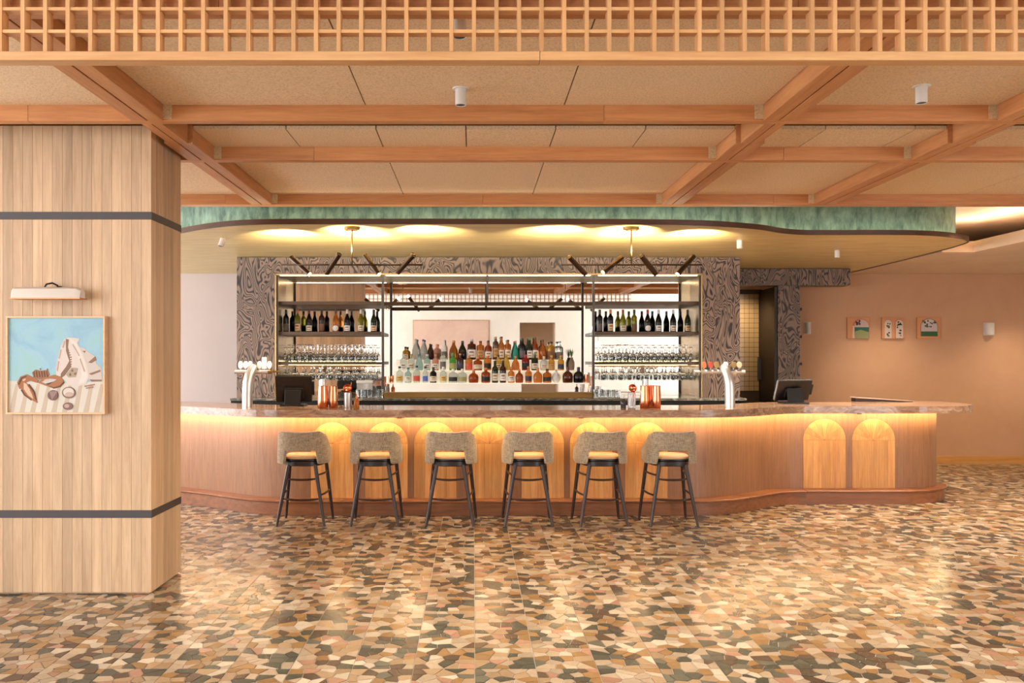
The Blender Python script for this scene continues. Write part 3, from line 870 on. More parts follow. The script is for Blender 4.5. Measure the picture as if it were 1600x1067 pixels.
st0 = make_stool()
ST = [(-1.660, 8.385, 0, 'closest to the timber column'), (-0.955, 8.38, 1, 'second from the timber column'), (-0.222, 8.38, -2, 'third from the timber column'),
      (0.53, 8.38, 0, 'fourth from the timber column'), (1.24, 8.38, 3, 'fifth from the timber column'), (1.915, 8.375, 2, 'last in the row away from the timber column')]
for i, (X, Y, r, lb) in enumerate(ST):
    s = st0 if i == 0 else dup(st0)
    s.location = (X, Y, 0); s.rotation_euler = (0, 0, math.radians(r)); s['label'] = 'woven-back bar stool with dark legs, ' + lb; s['group'] = 'bar stools in front of the bar'

# ================================================================== BACK BAR
ZBB = 1.12; YBB = 10.60
bb = thing('back_bar_cabinet', 'long black cabinet behind the bar under the shelving', 'cabinet', (0.2, 10.8, 0))
obj('body', MB().box(WX0 + 0.02, 3.40, YBB + 0.03, YW - 0.002, 0.0, ZBB - 0.03), M_BLACK, bb)
for i in range(9):
    a = WX0 + 0.03 + i * 0.715; obj('door', MB().box(a + 0.004, a + 0.711, YBB + 0.01, YBB + 0.029, 0.1, 0.95), M_BLACK, bb)
tag(obj('back_bar_worktop', MB().box(WX0 + 0.02, 3.40, YBB, YW - 0.001, ZBB - 0.03, ZBB).box(NX0 + 0.001, NX1 - 0.001, YW - 0.001, YM, ZBB - 0.03, ZBB), M_MARBLE, base=(0, 10.7, ZBB)), 'grey veined marble worktop below the bottle shelves', 'worktop')

SH = [2.36, 1.965, 1.575]


def shelf_bay(px0, px1, side):
    lb = 'mirror-backed bottle shelf bay beside the ' + ('white-handled beer tower' if side < 0 else 'door alcove')
    x0, x1 = PXX(px0, YW), PXX(px1, YW)
    s = thing('shelf_unit', lb, 'shelf', ((x0 + x1) / 2, 11.2, ZBB))
    obj('mirror', MB().box(x0, x1, YM, YM + 0.01, ZBB + 0.001, NZ1 - 0.001), M_MIRROR, s)
    xs = x0 if side < 0 else x1
    sp = MB().box(xs, xs + 0.012, YW, YM, ZBB + 0.001, NZ1 - 0.001) if side < 0 else MB().box(xs - 0.012, xs, YW, YM, ZBB + 0.001, NZ1 - 0.001)
    obj('side_panel', sp, plain('side_panel_metal', srgb(176, 160, 128), 0.25, 0.9), s)
    pxs = xs + 0.02 if side < 0 else xs - 0.02
    obj('post', MB().box(pxs - 0.012, pxs + 0.012, YW + 0.02, YW + 0.05, ZBB + 0.001, NZ1 - 0.02), M_BRONZE, s)
    for z in SH:
        b = obj('shelf_board', MB().box(x0 + 0.014, x1 - 0.014, 11.07, YM - 0.001, z - 0.042, z), M_SHELF, s)
        if z == SH[2]:
            obj('led_strip', MB().box(x0 + 0.05, x1 - 0.05, YM - 0.03, YM - 0.018, z - 0.046, z - 0.0425), M_LEDSH, b)
            obj('led_strip', MB().box(x0 + 0.05, x1 - 0.05, YM - 0.016, YM - 0.006, z + 0.0005, z + 0.006), M_LEDSH, b)
    obj('top_panel', MB().box(x0, x1, YW, YM, NZ1 - 0.012, NZ1 - 0.001), M_GOLD, s)
    obj('led_strip', MB().box(x0 + 0.05, x1 - 0.05, YW + 0.05, YW + 0.062, NZ1 - 0.017, NZ1 - 0.0125), M_LEDSH, s)
    zr = SH[2] - 0.06
    for k in range(4):
        y = 11.12 + k * 0.1; obj('glass_rail', MB().box(x0 + 0.05, x1 - 0.05, y - 0.004, y + 0.004, zr - 0.006, zr), M_BRASS, s)
    # thin lit edge of the opening
    if side < 0: obj('edge_trim', MB().box(x0 - 0.008, x0, YW - 0.006, YW, ZBB + 0.001, NZ1 + 0.008), M_BRASS, s)
    else: obj('edge_trim', MB().box(x1, x1 + 0.008, YW - 0.006, YW, ZBB + 0.001, NZ1 + 0.008), M_BRASS, s)
    obj('edge_trim', MB().box(x0, x1, YW - 0.006, YW, NZ1, NZ1 + 0.008), M_BRASS, s)
    return s


sl = shelf_bay(430, 596, -1)
sr = shelf_bay(929.5, 1097, 1)
# mirror bay between
x0, x1 = PXX(596, YW) + 0.001, PXX(929.5, YW) - 0.001
mb_ = thing('mirror_bay', 'wide steel-framed mirror bay behind the spirit bottle display', 'mirror', ((x0 + x1) / 2, 11.2, ZBB))
obj('mirror', MB().box(x0, x1, YM, YM + 0.01, ZBB + 0.001, NZ1 - 0.001), M_MIRROR, mb_)
obj('top_panel', MB().box(x0, x1, YW, YM, NZ1 - 0.012, NZ1 - 0.001), M_GOLD, mb_)
obj('led_strip', MB().box(x0 + 0.05, x1 - 0.05, YW + 0.05, YW + 0.062, NZ1 - 0.017, NZ1 - 0.0125), M_LEDSH, mb_)
obj('edge_trim', MB().box(x0, x1, YW - 0.006, YW, NZ1, NZ1 + 0.008), M_BRASS, mb_)
for xx in (x0, x1 - 0.03): obj('post', MB().box(xx, xx + 0.03, YW + 0.01, YW + 0.05, ZBB + 0.001, NZ1 - 0.013), M_STEEL, mb_)
zr = PZ(474.5, YW)
obj('rail', MB().box(x0 + 0.03, x1 - 0.03, YW + 0.01, YW + 0.05, zr - 0.024, zr + 0.024), M_BRONZE, mb_)
xm = PXX(761.5, YW); obj('mullion', MB().box(xm - 0.014, xm + 0.014, YW + 0.012, YW + 0.045, zr + 0.024, NZ1 - 0.013), M_STEEL, mb_)
# stepped lit display
dsp = thing('bottle_display', 'three-step lit acrylic bottle display with brass base in front of the mirror', 'display', (0.2, 11.2, ZBB))
dx0, dx1 = PXX(612, 11.1), PXX(911, 11.1)
zt = [1.30, 1.46, 1.60]; yt = [11.03, 11.175, 11.31, 11.45]
obj('base', MB().box(x0 + 0.035, x1 - 0.035, YW - 0.02, 11.46, ZBB + 0.001, ZBB + 0.06), M_BRASS, dsp)
obj('plinth', MB().box(x0 + 0.06, x1 - 0.06, 11.04, 11.45, ZBB + 0.061, zt[0] - 0.013), M_MIRROR, dsp)
for k in range(3):
    xa, xb = (dx0 - 0.07, dx1 + 0.07) if k == 0 else (dx0 + 0.02 * k, dx1 - 0.02 * k if k == 1 else PXX(881.5, 11.38))
    if k == 0: obj('step', MB().box(xa, xb, yt[0] - 0.01, yt[3], zt[0] - 0.012, zt[0]), M_GLOW, dsp)
    else: obj('step', MB().box(xa, xb, yt[k], yt[3], zt[k - 1] + 0.0005, zt[k]), M_GLOW, dsp)

# ------------------------------------------------------------------ bottles
def gl(name, c, trans=0.75, rough=0.06): return plain('glass_' + name, srgb(*c), rough, 0, 0.5, trans, 1.33)


GC = {'clear': gl('clear', (226, 234, 230), .9), 'aqua': gl('aqua', (176, 214, 214), .8), 'amber': gl('amber', (206, 120, 48), .6), 'orange': gl('orange', (226, 140, 66), .6), 'rust': gl('rust', (170, 78, 34), .5), 'darkamber': gl('darkamber', (92, 44, 22), .4),
      'black': gl('black', (20, 18, 18), .0, .15), 'brown': gl('brown', (58, 34, 26), .2), 'green': gl('green', (84, 170, 70), .6), 'dkgreen': gl('dkgreen', (38, 48, 28), .3), 'olive': gl('olive', (140, 134, 40), .5), 'teal': gl('teal', (40, 142, 122), .1, .3), 'pink': gl('pink', (226, 164, 146), .5),
      'yellow': gl('yellow', (226, 186, 84), .6), 'gold': gl('gold', (214, 160, 70), .6), 'white': gl('white', (230, 228, 222), .1, .3), 'red': gl('red', (150, 36, 30), .3), 'blue': gl('blue', (60, 90, 190), .6), 'frost': gl('frost', (222, 222, 214), .5, .4), 'goldblk': gl('goldblk', (84, 60, 34), .1)}
CAPC = {'dark': (34, 28, 28), 'gold': (200, 150, 70), 'silver': (190, 190, 192), 'white': (228, 226, 220), 'red': (170, 36, 34), 'orange': (214, 122, 46), 'blue': (70, 80, 150), 'teal': (60, 120, 120), 'copper': (206, 128, 80), 'maroon': (110, 30, 34), 'brown': (80, 52, 38), 'green': (80, 140, 60)}
LABC = {'cream': (232, 222, 200), 'white': (240, 238, 232), 'black': (40, 36, 34), 'red': (206, 84, 66), 'yellow': (224, 190, 96), 'grey': (110, 100, 96), 'gold': (196, 150, 84), 'olive': (164, 160, 104), 'navy': (52, 56, 80), 'brown': (120, 84, 60), 'patt': (226, 200, 160)}
SHAPES = {
    'bord': [(.0, 0), (.034, 0), (.0375, .006), (.0375, .19), (.034, .212), (.018, .235), (.0145, .25), (.0145, .30)],
    'burg': [(.0, 0), (.037, 0), (.041, .006), (.041, .15), (.037, .175), (.026, .21), (.0165, .24), (.0145, .262), (.0145, .30)],
    'tall': [(.0, 0), (.032, 0), (.035, .006), (.035, .19), (.03, .21), (.016, .235), (.014, .30)],
    'std': [(.0, 0), (.036, 0), (.040, .006), (.040, .155), (.036, .172), (.016, .195), (.0145, .245)],
    'squat': [(.0, 0), (.046, 0), (.052, .008), (.052, .11), (.046, .128), (.019, .142), (.016, .175)],
    'flask': [(.0, 0), (.048, 0), (.053, .008), (.055, .075), (.048, .105), (.03, .122), (.017, .132), (.015, .17)],
    'round': [(.0, 0), (.03, 0), (.05, .02), (.06, .055), (.056, .085), (.04, .11), (.018, .125), (.015, .15)],
    'bell': [(.0, 0), (.044, 0), (.048, .006), (.05, .06), (.044, .12), (.026, .165), (.015, .19), (.014, .225)],
    'sqr': [(.0, 0), (.04, 0), (.044, .006), (.044, .16), (.04, .172), (.018, .182), (.016, .215)],
}
MESHC = {}


def cached(key, mk):
    if key not in MESHC: MESHC[key] = mk()
    return MESHC[key]


def mesh_obj(name, key, mk, mat, parent, smooth=True, auto=40):
    """One mesh per kind of shape and material, shared by all alike pieces."""
    k = (key, mat.name)
    if k not in MESHC:
        o = obj(name, mk(), mat, None, smooth=smooth, auto=auto); MESHC[k] = o.data; o.parent = parent; return o
    o = bpy.data.objects.new(name, MESHC[k]); COL.objects.link(o); o.parent = parent; return o


def bottle(X, Y, Z, shape, h, body, cap, lab, label, cat='bottle', group=None, name='spirit_bottle', labz=(0.15, 0.55), lshape='band', capl=None, wmax=9.0):
    pr = SHAPES[shape]; H0 = pr[-1][1]; s = h / (H0 + 0.012); ws = (0.5 + 0.5 * s) * (1.22 if name == 'spirit_bottle' else 1.04)
    ws = min(ws, wmax / max(r for r, z in pr))
    seg = 16 if shape != 'sqr' else 16
    root = thing(name, label, cat, (X, Y, Z + 0.0006), group)
    mesh_obj('glass', ('b', shape, round(h, 3), name, round(ws, 4)), lambda: MB().lathe([(r * ws, z * s) for r, z in pr], seg=seg), GC[body], root)
    rn = pr[-1][0] * ws + 0.002; cl = capl if capl else (0.055 if shape in ('bord', 'burg') else 0.026)
    mesh_obj('cap', ('c', shape, round(h, 3), cl, name, round(ws, 4)), lambda: MB().lathe([(rn, H0 * s - cl + 0.012), (rn, H0 * s + 0.010), (rn * 0.85, H0 * s + 0.012)], seg=14), plain('cap_' + cap, srgb(*CAPC[cap]), 0.4), root)
    if lab:
        rmax = max(r for r, z in pr) * ws + 0.0012
        bh = [z for r, z in pr if r > max(q[0] for q in pr) * 0.97]; z0, z1 = min(bh) * s, max(bh) * s
        a, b = z0 + (z1 - z0) * labz[0], z0 + (z1 - z0) * labz[1]
        def mk():
            vs = []; n = 12; span = math.radians(128)
            for k in range(n + 1):
                t = -math.pi / 2 - span / 2 + span * k / n; e = abs(k - n / 2) / (n / 2)
                dz = (b - a) / 2 * (1 - math.sqrt(max(0, 1 - e * e))) if lshape == 'oval' else 0
                vs += [(rmax * math.cos(t), rmax * math.sin(t), a + dz), (rmax * math.cos(t), rmax * math.sin(t), b - dz)]
            return MB().add(vs, [(2 * k, 2 * k + 2, 2 * k + 3, 2 * k + 1) for k in range(n)])
        mesh_obj('label', ('l', shape, round(h, 3), labz, lshape, name, round(ws, 4)), mk, plain('label_' + lab, srgb(*LABC[lab]), 0.6), root)
        if lab in ('cream', 'white', 'patt', 'yellow', 'gold') and lshape == 'band':
            zc, hh = (a + b) / 2, (b - a)
            def mk2():
                vs = []; n = 6; span = math.radians(62); r2 = rmax + 0.0006
                m = MB()
                for (q0, q1) in ((zc + hh * 0.08, zc + hh * 0.3), (zc - hh * 0.26, zc - hh * 0.16)):
                    vs = []
                    for k in range(n + 1):
                        t = -math.pi / 2 - span / 2 + span * k / n; vs += [(r2 * math.cos(t), r2 * math.sin(t), q0), (r2 * math.cos(t), r2 * math.sin(t), q1)]
                    m.add(vs, [(2 * k, 2 * k + 2, 2 * k + 3, 2 * k + 1) for k in range(n)])
                return m
            mesh_obj('label_print', ('lp', shape, round(h, 3), labz, name, round(ws, 4)), mk2, plain('label_ink_' + ('brown' if lab != 'patt' else 'rust'), srgb(*((150, 112, 84) if lab != 'patt' else (170, 84, 52))), 0.6), root)
    return root


WL = [(447, 'bord', 'black', 'dark', 'grey', 'dark wine bottle with grey label'), (465, 'bord', 'olive', 'orange', 'patt', 'green wine bottle with orange capsule and patterned label'), (483, 'burg', 'black', 'maroon', 'cream', 'dark wine bottle with maroon capsule and cream label'),
      (502.6, 'bord', 'brown', 'dark', 'brown', 'brown wine bottle with brown label'), (524.6, 'burg', 'amber', 'brown', 'white', 'amber wine bottle with round white label'), (542.6, 'burg', 'black', 'white', 'white', 'dark wine bottle with white capsule and white label'),
      (564, 'burg', 'olive', 'white', 'cream', 'olive wine bottle with white capsule and cream label'), (584, 'burg', 'dkgreen', 'dark', 'patt', 'dark green wine bottle with patterned label')]
WR = [(937.2, 'bord', 'black', 'dark', 'grey', 'dark wine bottle with grey label'), (953.9, 'bord', 'black', 'orange', 'patt', 'dark wine bottle with orange capsule and patterned label'), (973.4, 'burg', 'olive', 'red', 'cream', 'olive wine bottle with red capsule and cream label'),
      (991, 'bord', 'olive', 'dark', 'brown', 'olive wine bottle with brown label'), (1012, 'burg', 'black', 'red', 'white', 'dark wine bottle with red capsule and round white label'), (1029, 'burg', 'black', 'white', 'white', 'dark wine bottle with white capsule and white label'),
      (1051.8, 'burg', 'black', 'white', 'cream', 'dark wine bottle with pale capsule and cream label'), (1074.4, 'burg', 'dkgreen', 'dark', 'patt', 'dark green wine bottle with patterned label')]
for lst, side in ((WL, 'on the shelf by the white-handled tower'), (WR, 'on the shelf near the alcove')):
    for i, (px, shp, bod, cap, lab, ds) in enumerate(lst):
        bottle(PXX(px, 11.35), 11.35, SH[1], shp, 0.303, bod, cap, lab, ds + ' ' + side, 'wine bottle', 'wine bottles on the shelves', 'wine_bottle', (0.08, 0.6), 'oval' if 'round' in ds else 'band')

T1 = [(624.4, 'std', 'clear', 'dark', 'yellow', .205), (637.7, 'std', 'aqua', 'teal', 'white', .19), (651, 'std', 'clear', 'dark', 'red', .215), (664.6, 'tall', 'clear', 'dark', 'blue_', .205), (677, 'std', 'black', 'dark', 'cream', .195), (692.7, 'std', 'clear', 'white', 'yellow', .2), (708, 'squat', 'clear', 'white', 'black', .175),
      (722.5, 'squat', 'clear', 'white', 'olive', .175), (740, 'flask', 'rust', 'orange', 'brown', .17), (759, 'squat', 'rust', 'orange', 'black', .19), (773.5, 'tall', 'dkgreen', 'dark', 'cream', .28), (785.9, 'tall', 'brown', 'dark', 'white', .285), (798.8, 'std', 'orange', 'copper', 'white', .2), (811.5, 'flask', 'rust', 'orange', 'gold', .175),
      (825.8, 'std', 'orange', 'orange', 'navy', .205), (840.4, 'flask', 'orange', 'orange', 'grey', .19), (855, 'squat', 'amber', 'dark', 'black', .175), (869, 'round', 'white', 'silver', 'white', .17), (887, 'flask', 'darkamber', 'maroon', 'gold', .2), (903.9, 'flask', 'black', 'dark', 'gold', .2)]
T2 = [(630.4, 'std', 'clear', 'silver', 'white', .205), (642.7, 'std', 'clear', 'gold', 'cream', .205), (655, 'bell', 'aqua', 'teal', 'gold', .21), (667.5, 'std', 'aqua', 'silver', 'white', .205), (680.4, 'std', 'pink', 'copper', 'white', .205), (692.2, 'tall', 'clear', 'white', 'grey', .265), (707.4, 'std', 'green', 'green', 'olive', .225),
      (719, 'squat', 'brown', 'copper', 'navy', .22), (732.7, 'sqr', 'orange', 'copper', 'red', .185), (746.7, 'squat', 'rust', 'copper', 'cream', .175), (761.9, 'sqr', 'orange', 'orange', 'black', .185), (778.5, 'std', 'yellow', 'dark', 'cream', .195), (791, 'bell', 'yellow', 'gold', 'cream', .205), (805.5, 'bell', 'orange', 'copper', 'cream', .18),
      (821.3, 'sqr', 'red', 'red', 'black', .2), (835.6, 'std', 'dkgreen', 'green', 'cream', .215), (850, 'squat', 'frost', 'white', 'cream', .18), (861.8, 'std', 'gold', 'gold', 'gold', .19), (876.4, 'std', 'gold', 'gold', 'navy', .19)]
T3 = [(633.7, 'std', 'gold', 'dark', 'cream', .165), (649.5, 'bell', 'frost', 'silver', None, .27), (661.3, 'bell', 'frost', 'blue', None, .265), (672, 'bell', 'brown', 'dark', None, .205), (682.6, 'std', 'pink', 'copper', 'brown', .2), (694, 'tall', 'white', 'white', 'grey', .255), (708.5, 'bell', 'amber', 'gold', 'brown', .25), (722.5, 'bell', 'black', 'dark', 'grey', .245),
      (737, 'sqr', 'darkamber', 'silver', 'white', .265), (750.7, 'sqr', 'orange', 'brown', 'gold', .245), (763, 'std', 'rust', 'dark', 'cream', .25), (774.6, 'sqr', 'goldblk', 'gold', 'gold', .305), (783.6, 'tall', 'orange', 'brown', 'cream', .3), (793.7, 'sqr', 'amber', 'dark', 'cream', .26), (805.5, 'bell', 'teal', 'copper', None, .245),
      (816.2, 'std', 'black', 'dark', 'grey', .28), (827.5, 'tall', 'dkgreen', 'green', 'white', .28), (836.5, 'tall', 'rust', 'brown', 'white', .29), (848.3, 'flask', 'amber', 'brown', 'cream', .265), (861.2, 'sqr', 'gold', 'dark', 'brown', .235), (874.5, 'std', 'clear', 'silver', 'grey', .24)]
CN = {'clear': 'clear', 'aqua': 'pale aqua', 'amber': 'amber', 'orange': 'orange-amber', 'rust': 'rusty amber', 'darkamber': 'dark amber', 'black': 'black', 'brown': 'dark brown', 'green': 'bright green', 'dkgreen': 'dark green', 'teal': 'teal', 'pink': 'pink', 'yellow': 'yellow', 'gold': 'golden', 'white': 'white', 'red': 'red', 'frost': 'frosted', 'goldblk': 'dark gold'}
LABC['blue_'] = (86, 110, 196)
for tier, (T, rn) in enumerate(((T1, 'front'), (T2, 'middle'), (T3, 'back'))):
    Y = (yt[tier] + yt[tier + 1]) / 2
    for i, (px, shp, bod, cap, lab, h) in enumerate(T):
        bottle(PXX(px, Y), Y, zt[tier], shp, h * 1.03, bod, cap, lab, '%s bottle with %s cap, %s from left in %s display row' % (CN[bod], cap, ORD[i], rn), 'bottle', 'spirit bottles on the lit display', labz=(0.12, 0.68), wmax=min([abs(PXX(px, Y) - PXX(q[0], Y)) for q in T if q[0] != px]) * 0.5 * (1.0 if shp not in ('sqr',) else 1.0) * 0.985 if True else 9)

# copper mugs at both ends of the display, pineapple-topped vase
def mug(X, Y, Z, label, h=0.085, r=0.036):
    root = thing('copper_mug', label, 'mug', (X, Y, Z + 0.0006), 'copper mugs')
    mesh_obj('cup', ('mug', h), lambda: MB().lathe([(0, 0), (r * .86, 0), (r, h * .5), (r, h), (r - .003, h), (r - .003, .004), (0, .004)], seg=20), M_COPPER, root)
    return root


mug(PXX(611, 11.1), 11.1, zt[0], 'small copper cup at the column end of the lit bottle display')
mug(PXX(915.5, 11.1), 11.1, zt[0], 'small copper cup at the alcove end of the lit bottle display', 0.11, 0.028)
vz = thing('vase', 'grey-brown vase holding spiky green leaves at the end of the bottle display', 'vase', (PXX(893, 11.38), 11.38, zt[1] + 0.001))
mesh_obj('pot', ('vase',), lambda: MB().lathe([(0, 0), (.034, 0), (.04, .05), (.04, .1), (.03, .13), (.02, .15), (.02, .17), (.016, .17), (.016, .15), (0, .14)], seg=18), plain('vase_clay', srgb(130, 112, 100), 0.6), vz)
for k in range(16):
    a = k * 2.4; L = 0.1 + 0.05 * ((k * 7) % 5) / 5; d = Vector((math.cos(a), math.sin(a) * 0.7, 0)); sp = 0.25 + 0.5 * ((k * 3) % 7) / 7
    b = vz.location + Vector((0, 0, .165)); mid = b + d * L * sp * 0.5 + Vector((0, 0, L * 0.6)); tip = b + d * L * sp * 1.2 + Vector((0, 0, L * 0.95)); sd = Vector((-d.y, d.x, 0)) * 0.007
    obj('leaf', MB().add([b - sd * .6, b + sd * .6, mid + sd, mid - sd, tip], [(0, 1, 2, 3), (3, 2, 4)]), plain('spiky_leaf', srgb(92, 124, 62), 0.5), vz)

# ------------------------------------------------------------------ stemware
def stem_prof(h=0.2):
    s = h / 0.2
    o_ = [(.0, 0), (.033, 0), (.034, .003), (.006, .008), (.0042, .02), (.0042, .085), (.012, .095), (.030, .115), (.036, .14), (.034, .17), (.029, .2)]
    i_ = [(.0278, .2), (.0328, .17), (.0348, .14), (.0288, .116), (.010, .098), (0, .095)]
    return [(r * s, z * s) for r, z in o_ + i_]


def wide_prof():
    o_ = [(.0, 0), (.034, 0), (.035, .003), (.006, .008), (.0045, .02), (.0045, .07), (.018, .082), (.042, .1), (.05, .13), (.046, .165), (.038, .185)]
    i_ = [(.0368, .185), (.0446, .165), (.0486, .13), (.041, .102), (.016, .085), (0, .082)]
    return o_ + i_


def flipped(p): h = max(z for r, z in p); return [(r, h - z) for r, z in p]


def glass(key, prof, X, Y, Z, label, group):
    k = ('gl', key)
    if k not in MESHC:
        o = obj('stem_glass', MB().lathe(prof, seg=18, cap=False), M_GLASS, None, smooth=True, auto=50); MESHC[k] = o.data
    else: o = bpy.data.objects.new('stem_glass', MESHC[k]); COL.objects.link(o)
    o.location = (X, Y, Z); tag(o, label, 'glass', group)


for px0, px1, nm in ((436, 594, 'beside the white-handled beer tower'), (933, 1092, 'near the door alcove')):
    xa, xb = PXX(px0, 11.2) + 0.09, PXX(px1, 11.2) - 0.09
    for r, Y in enumerate((11.15, 11.27, 11.40)):
        n = 13
        for i in range(n):
            X = xa + (xb - xa) * (i + (0.3 if r == 1 else 0)) / (n - 0.7)
            tall = (r == 2) or i in (2, 3)
            glass('up_tall' if tall else 'up', flipped(stem_prof(0.225 if tall else 0.19)), X, Y, SH[2] + 0.0005, 'upturned stem glass crowded on the shelf below the wine bottles ' + nm, 'upturned stem glasses ' + nm)
    for r, Y in enumerate((11.17, 11.37)):
        for i in range(11):
            X = xa + (xb - xa) * i / 10
            glass('hang', flipped(wide_prof()), X, Y, SH[2] - 0.066 - 0.185 + 0.004, 'stem glass hanging from the rack under the lowest shelf ' + nm, 'hanging stem glasses ' + nm)

# ribbed tumblers on the back worktop
def tumbler(X, Y, label, group):
    k = ('tumbler',)
    if k not in MESHC:
        vs = []; prof = [(.0, 0.), (.034, 0), (.038, .005), (.041, .1), (.0385, .1), (.0355, .012), (0, .012)]
        o = obj('ribbed_tumbler', MB().lathe(prof, seg=22, cap=False), M_GLASS, None, smooth=True, auto=30); MESHC[k] = o.data
    else: o = bpy.data.objects.new('ribbed_tumbler', MESHC[k]); COL.objects.link(o)
    o.location = (X, Y, ZBB + 0.0005); tag(o, label, 'glass', group)


for px, nm in ((578, 'beside the display on the column side'), (948, 'beside the display on the alcove side')):
    for i in range(4):
        for r in range(2): tumbler(PXX(px, 10.85) + (i - 1.5) * 0.084, 10.78 + r * 0.09, 'clear tumbler lined up on the marble worktop ' + nm, 'tumblers ' + nm)

# ------------------------------------------------------------------ beer towers
def tower(pxb, Y, lean, label, left):
    X = PXX(pxb, Y); t = thing('beer_tower', label, 'beer tap', (X, Y, ZT))
    r = 0.055
    pts = [(X, Y, ZT + 0.0005), (X, Y, ZT + 0.15), (X + lean * 0.003, Y + 0.004, ZT + 0.25), (X + lean * 0.018, Y + 0.02, ZT + 0.34), (X + lean * 0.045, Y + 0.05, ZT + 0.41), (X + lean * 0.062, Y + 0.07, ZT + 0.445)]
    obj('column', MB().tube(pts, [r, r, r, r * .98, r * .9, r * .6], 24), M_STEELB, t, smooth=True, auto=60)
    zb = PZ(581, Y); yb = Y + 0.075
    xa, xb = (PXX(367, yb), PXX(419, yb)) if left else (PXX(1103, yb), PXX(1164, yb))
    bm_ = obj('cross_bar', MB().tube([(xa, yb, zb), (xb, yb, zb)], 0.021, 16), M_STEELB, t, smooth=True, auto=60)
    if left: hs = [(376, 'white'), (384, 'white'), (391, 'white'), (405.5, 'white'), (413, 'slab'), (421, 'white')]
    else: hs = [(1100, 'terra'), (1110, 'red'), (1119, 'olive'), (1134, 'white'), (1146, 'olive'), (1155, 'cream')]
    cols = {'white': (234, 230, 234), 'slab': (240, 240, 240), 'terra': (200, 110, 70), 'red': (180, 70, 50), 'olive': (150, 124, 70), 'cream': (222, 210, 180)}
    for px, c in hs:
        hx = PXX(px, yb); hz = zb + 0.021
        hd = obj('tap_handle', MB().tube([(hx, yb, hz - 0.004), (hx, yb, hz + 0.03)], 0.006, 8), M_STEELB, t, smooth=True)
        mt_ = plain('tap_badge_' + c, srgb(*cols[c]), 0.35)
        if c == 'slab': obj('badge', MB().box(hx - 0.025, hx + 0.025, yb - 0.012, yb + 0.012, hz + 0.01, hz + 0.14), mt_, hd, bevel=0.004)
        else: obj('badge', MB().prism([(hx + 0.026 * math.cos(6.2832 * k / 20), hz + 0.055 + (0.043 if left else 0.035) * math.sin(6.2832 * k / 20)) for k in range(20)], yb - 0.012, yb + 0.012, 'xz'), mt_, hd, bevel=0.004)
        # spout on the bartender side
        obj('spout', MB().tube([(hx, yb + 0.018, zb), (hx, yb + 0.06, zb), (hx, yb + 0.09, zb - 0.03), (hx, yb + 0.09, zb - 0.07)], 0.009, 8), M_STEELB, hd, smooth=True)
    s = 1 if left else -1; xe = xb if left else xa
    mt_ = M_BRASS if left else M_STEELB
    nz = obj('end_tap', MB().tube([(xe, yb, zb), (xe + s * 0.04, yb, zb)], 0.024, 14), mt_, t, smooth=True, auto=60)
    obj('nozzle', MB().tube([(xe + s * 0.03, yb, zb), (xe + s * 0.13, yb, zb + 0.004)], 0.011, 10), mt_, nz, smooth=True, auto=60)
    for dx in (0.07, 0.12): obj('lever', MB().tube([(xe + s * dx, yb, zb + 0.02), (xe + s * (dx + 0.006), yb, zb - 0.04)], 0.006, 8), mt_, nz, smooth=True)
    return t


tower(386.5, 9.25, 1, 'curved steel beer tower with white oval handles near the timber column', True)
tower(1140.5, 9.22, -1, 'curved steel beer tower with red and olive handles near the door alcove', False)

# ------------------------------------------------------------------ tills
def till(px0, px1, pyt, Y, flip, label):
    xa, xb = PXX(px0, Y), PXX(px1, Y); zt_ = PZ(pyt, Y); xc = (xa + xb) / 2
    t = thing('till_terminal', label, 'till', (xc, Y, ZT))
    R = Matrix.Rotation(math.radians(24), 3, 'X') @ Matrix.Identity(3); R = Matrix.Rotation(math.radians(8 * flip), 3, 'Z') @ R
    hgt = (zt_ - ZT) * 0.98
    c = Vector((xc, Y, ZT + 0.03 + hgt / 2))
    b = obj('screen_back', MB().obox(c, R, (xb - xa) * 0.94, 0.035, hgt), M_BLKPL, t, bevel=0.008)
    obj('screen', MB().obox(c + R @ Vector((0, 0.019, 0)), R, (xb - xa) * 0.9, 0.004, hgt * .9), plain('till_screen', srgb(40, 46, 54), 0.1), t)
    obj('card_reader', MB().obox(c + R @ Vector(((xb - xa) * 0.5, 0.0, hgt * .02)), R, 0.026, 0.03, hgt * .5), M_BLKPL, t, bevel=0.005)
    obj('hinge_block', MB().obox(c + R @ Vector((0, -0.03, -hgt * .12)), R, (xb - xa) * .5, 0.03, hgt * .4), M_BLKPL, t, bevel=0.006)
    obj('stand', MB().obox((xc, Y - 0.07, ZT + 0.09), Matrix.Rotation(math.radians(-14), 3, 'X'), (xb - xa) * .42, 0.03, 0.18), M_BLKPL, t, bevel=0.006)
    obj('base', MB().box(xc - (xb - xa) * .32, xc + (xb - xa) * .32, Y - 0.13, Y + 0.10, ZT + 0.0005, ZT + 0.018), M_BLKPL, t, bevel=0.006)
    obj('edge_strip', MB().obox(c + R @ Vector((-(xb - xa) * .475 * flip, -0.004, 0)), R, 0.008, 0.032, hgt * .96), plain('till_edge', srgb(120, 116, 112), 0.25, 0.6), t)


till(430, 489, 588, 9.42, 1, 'black till terminal seen from behind next to the copper shakers')
till(1209, 1269, 595, 9.9, 1, 'black till terminal seen from behind on the bar in front of the dark door')

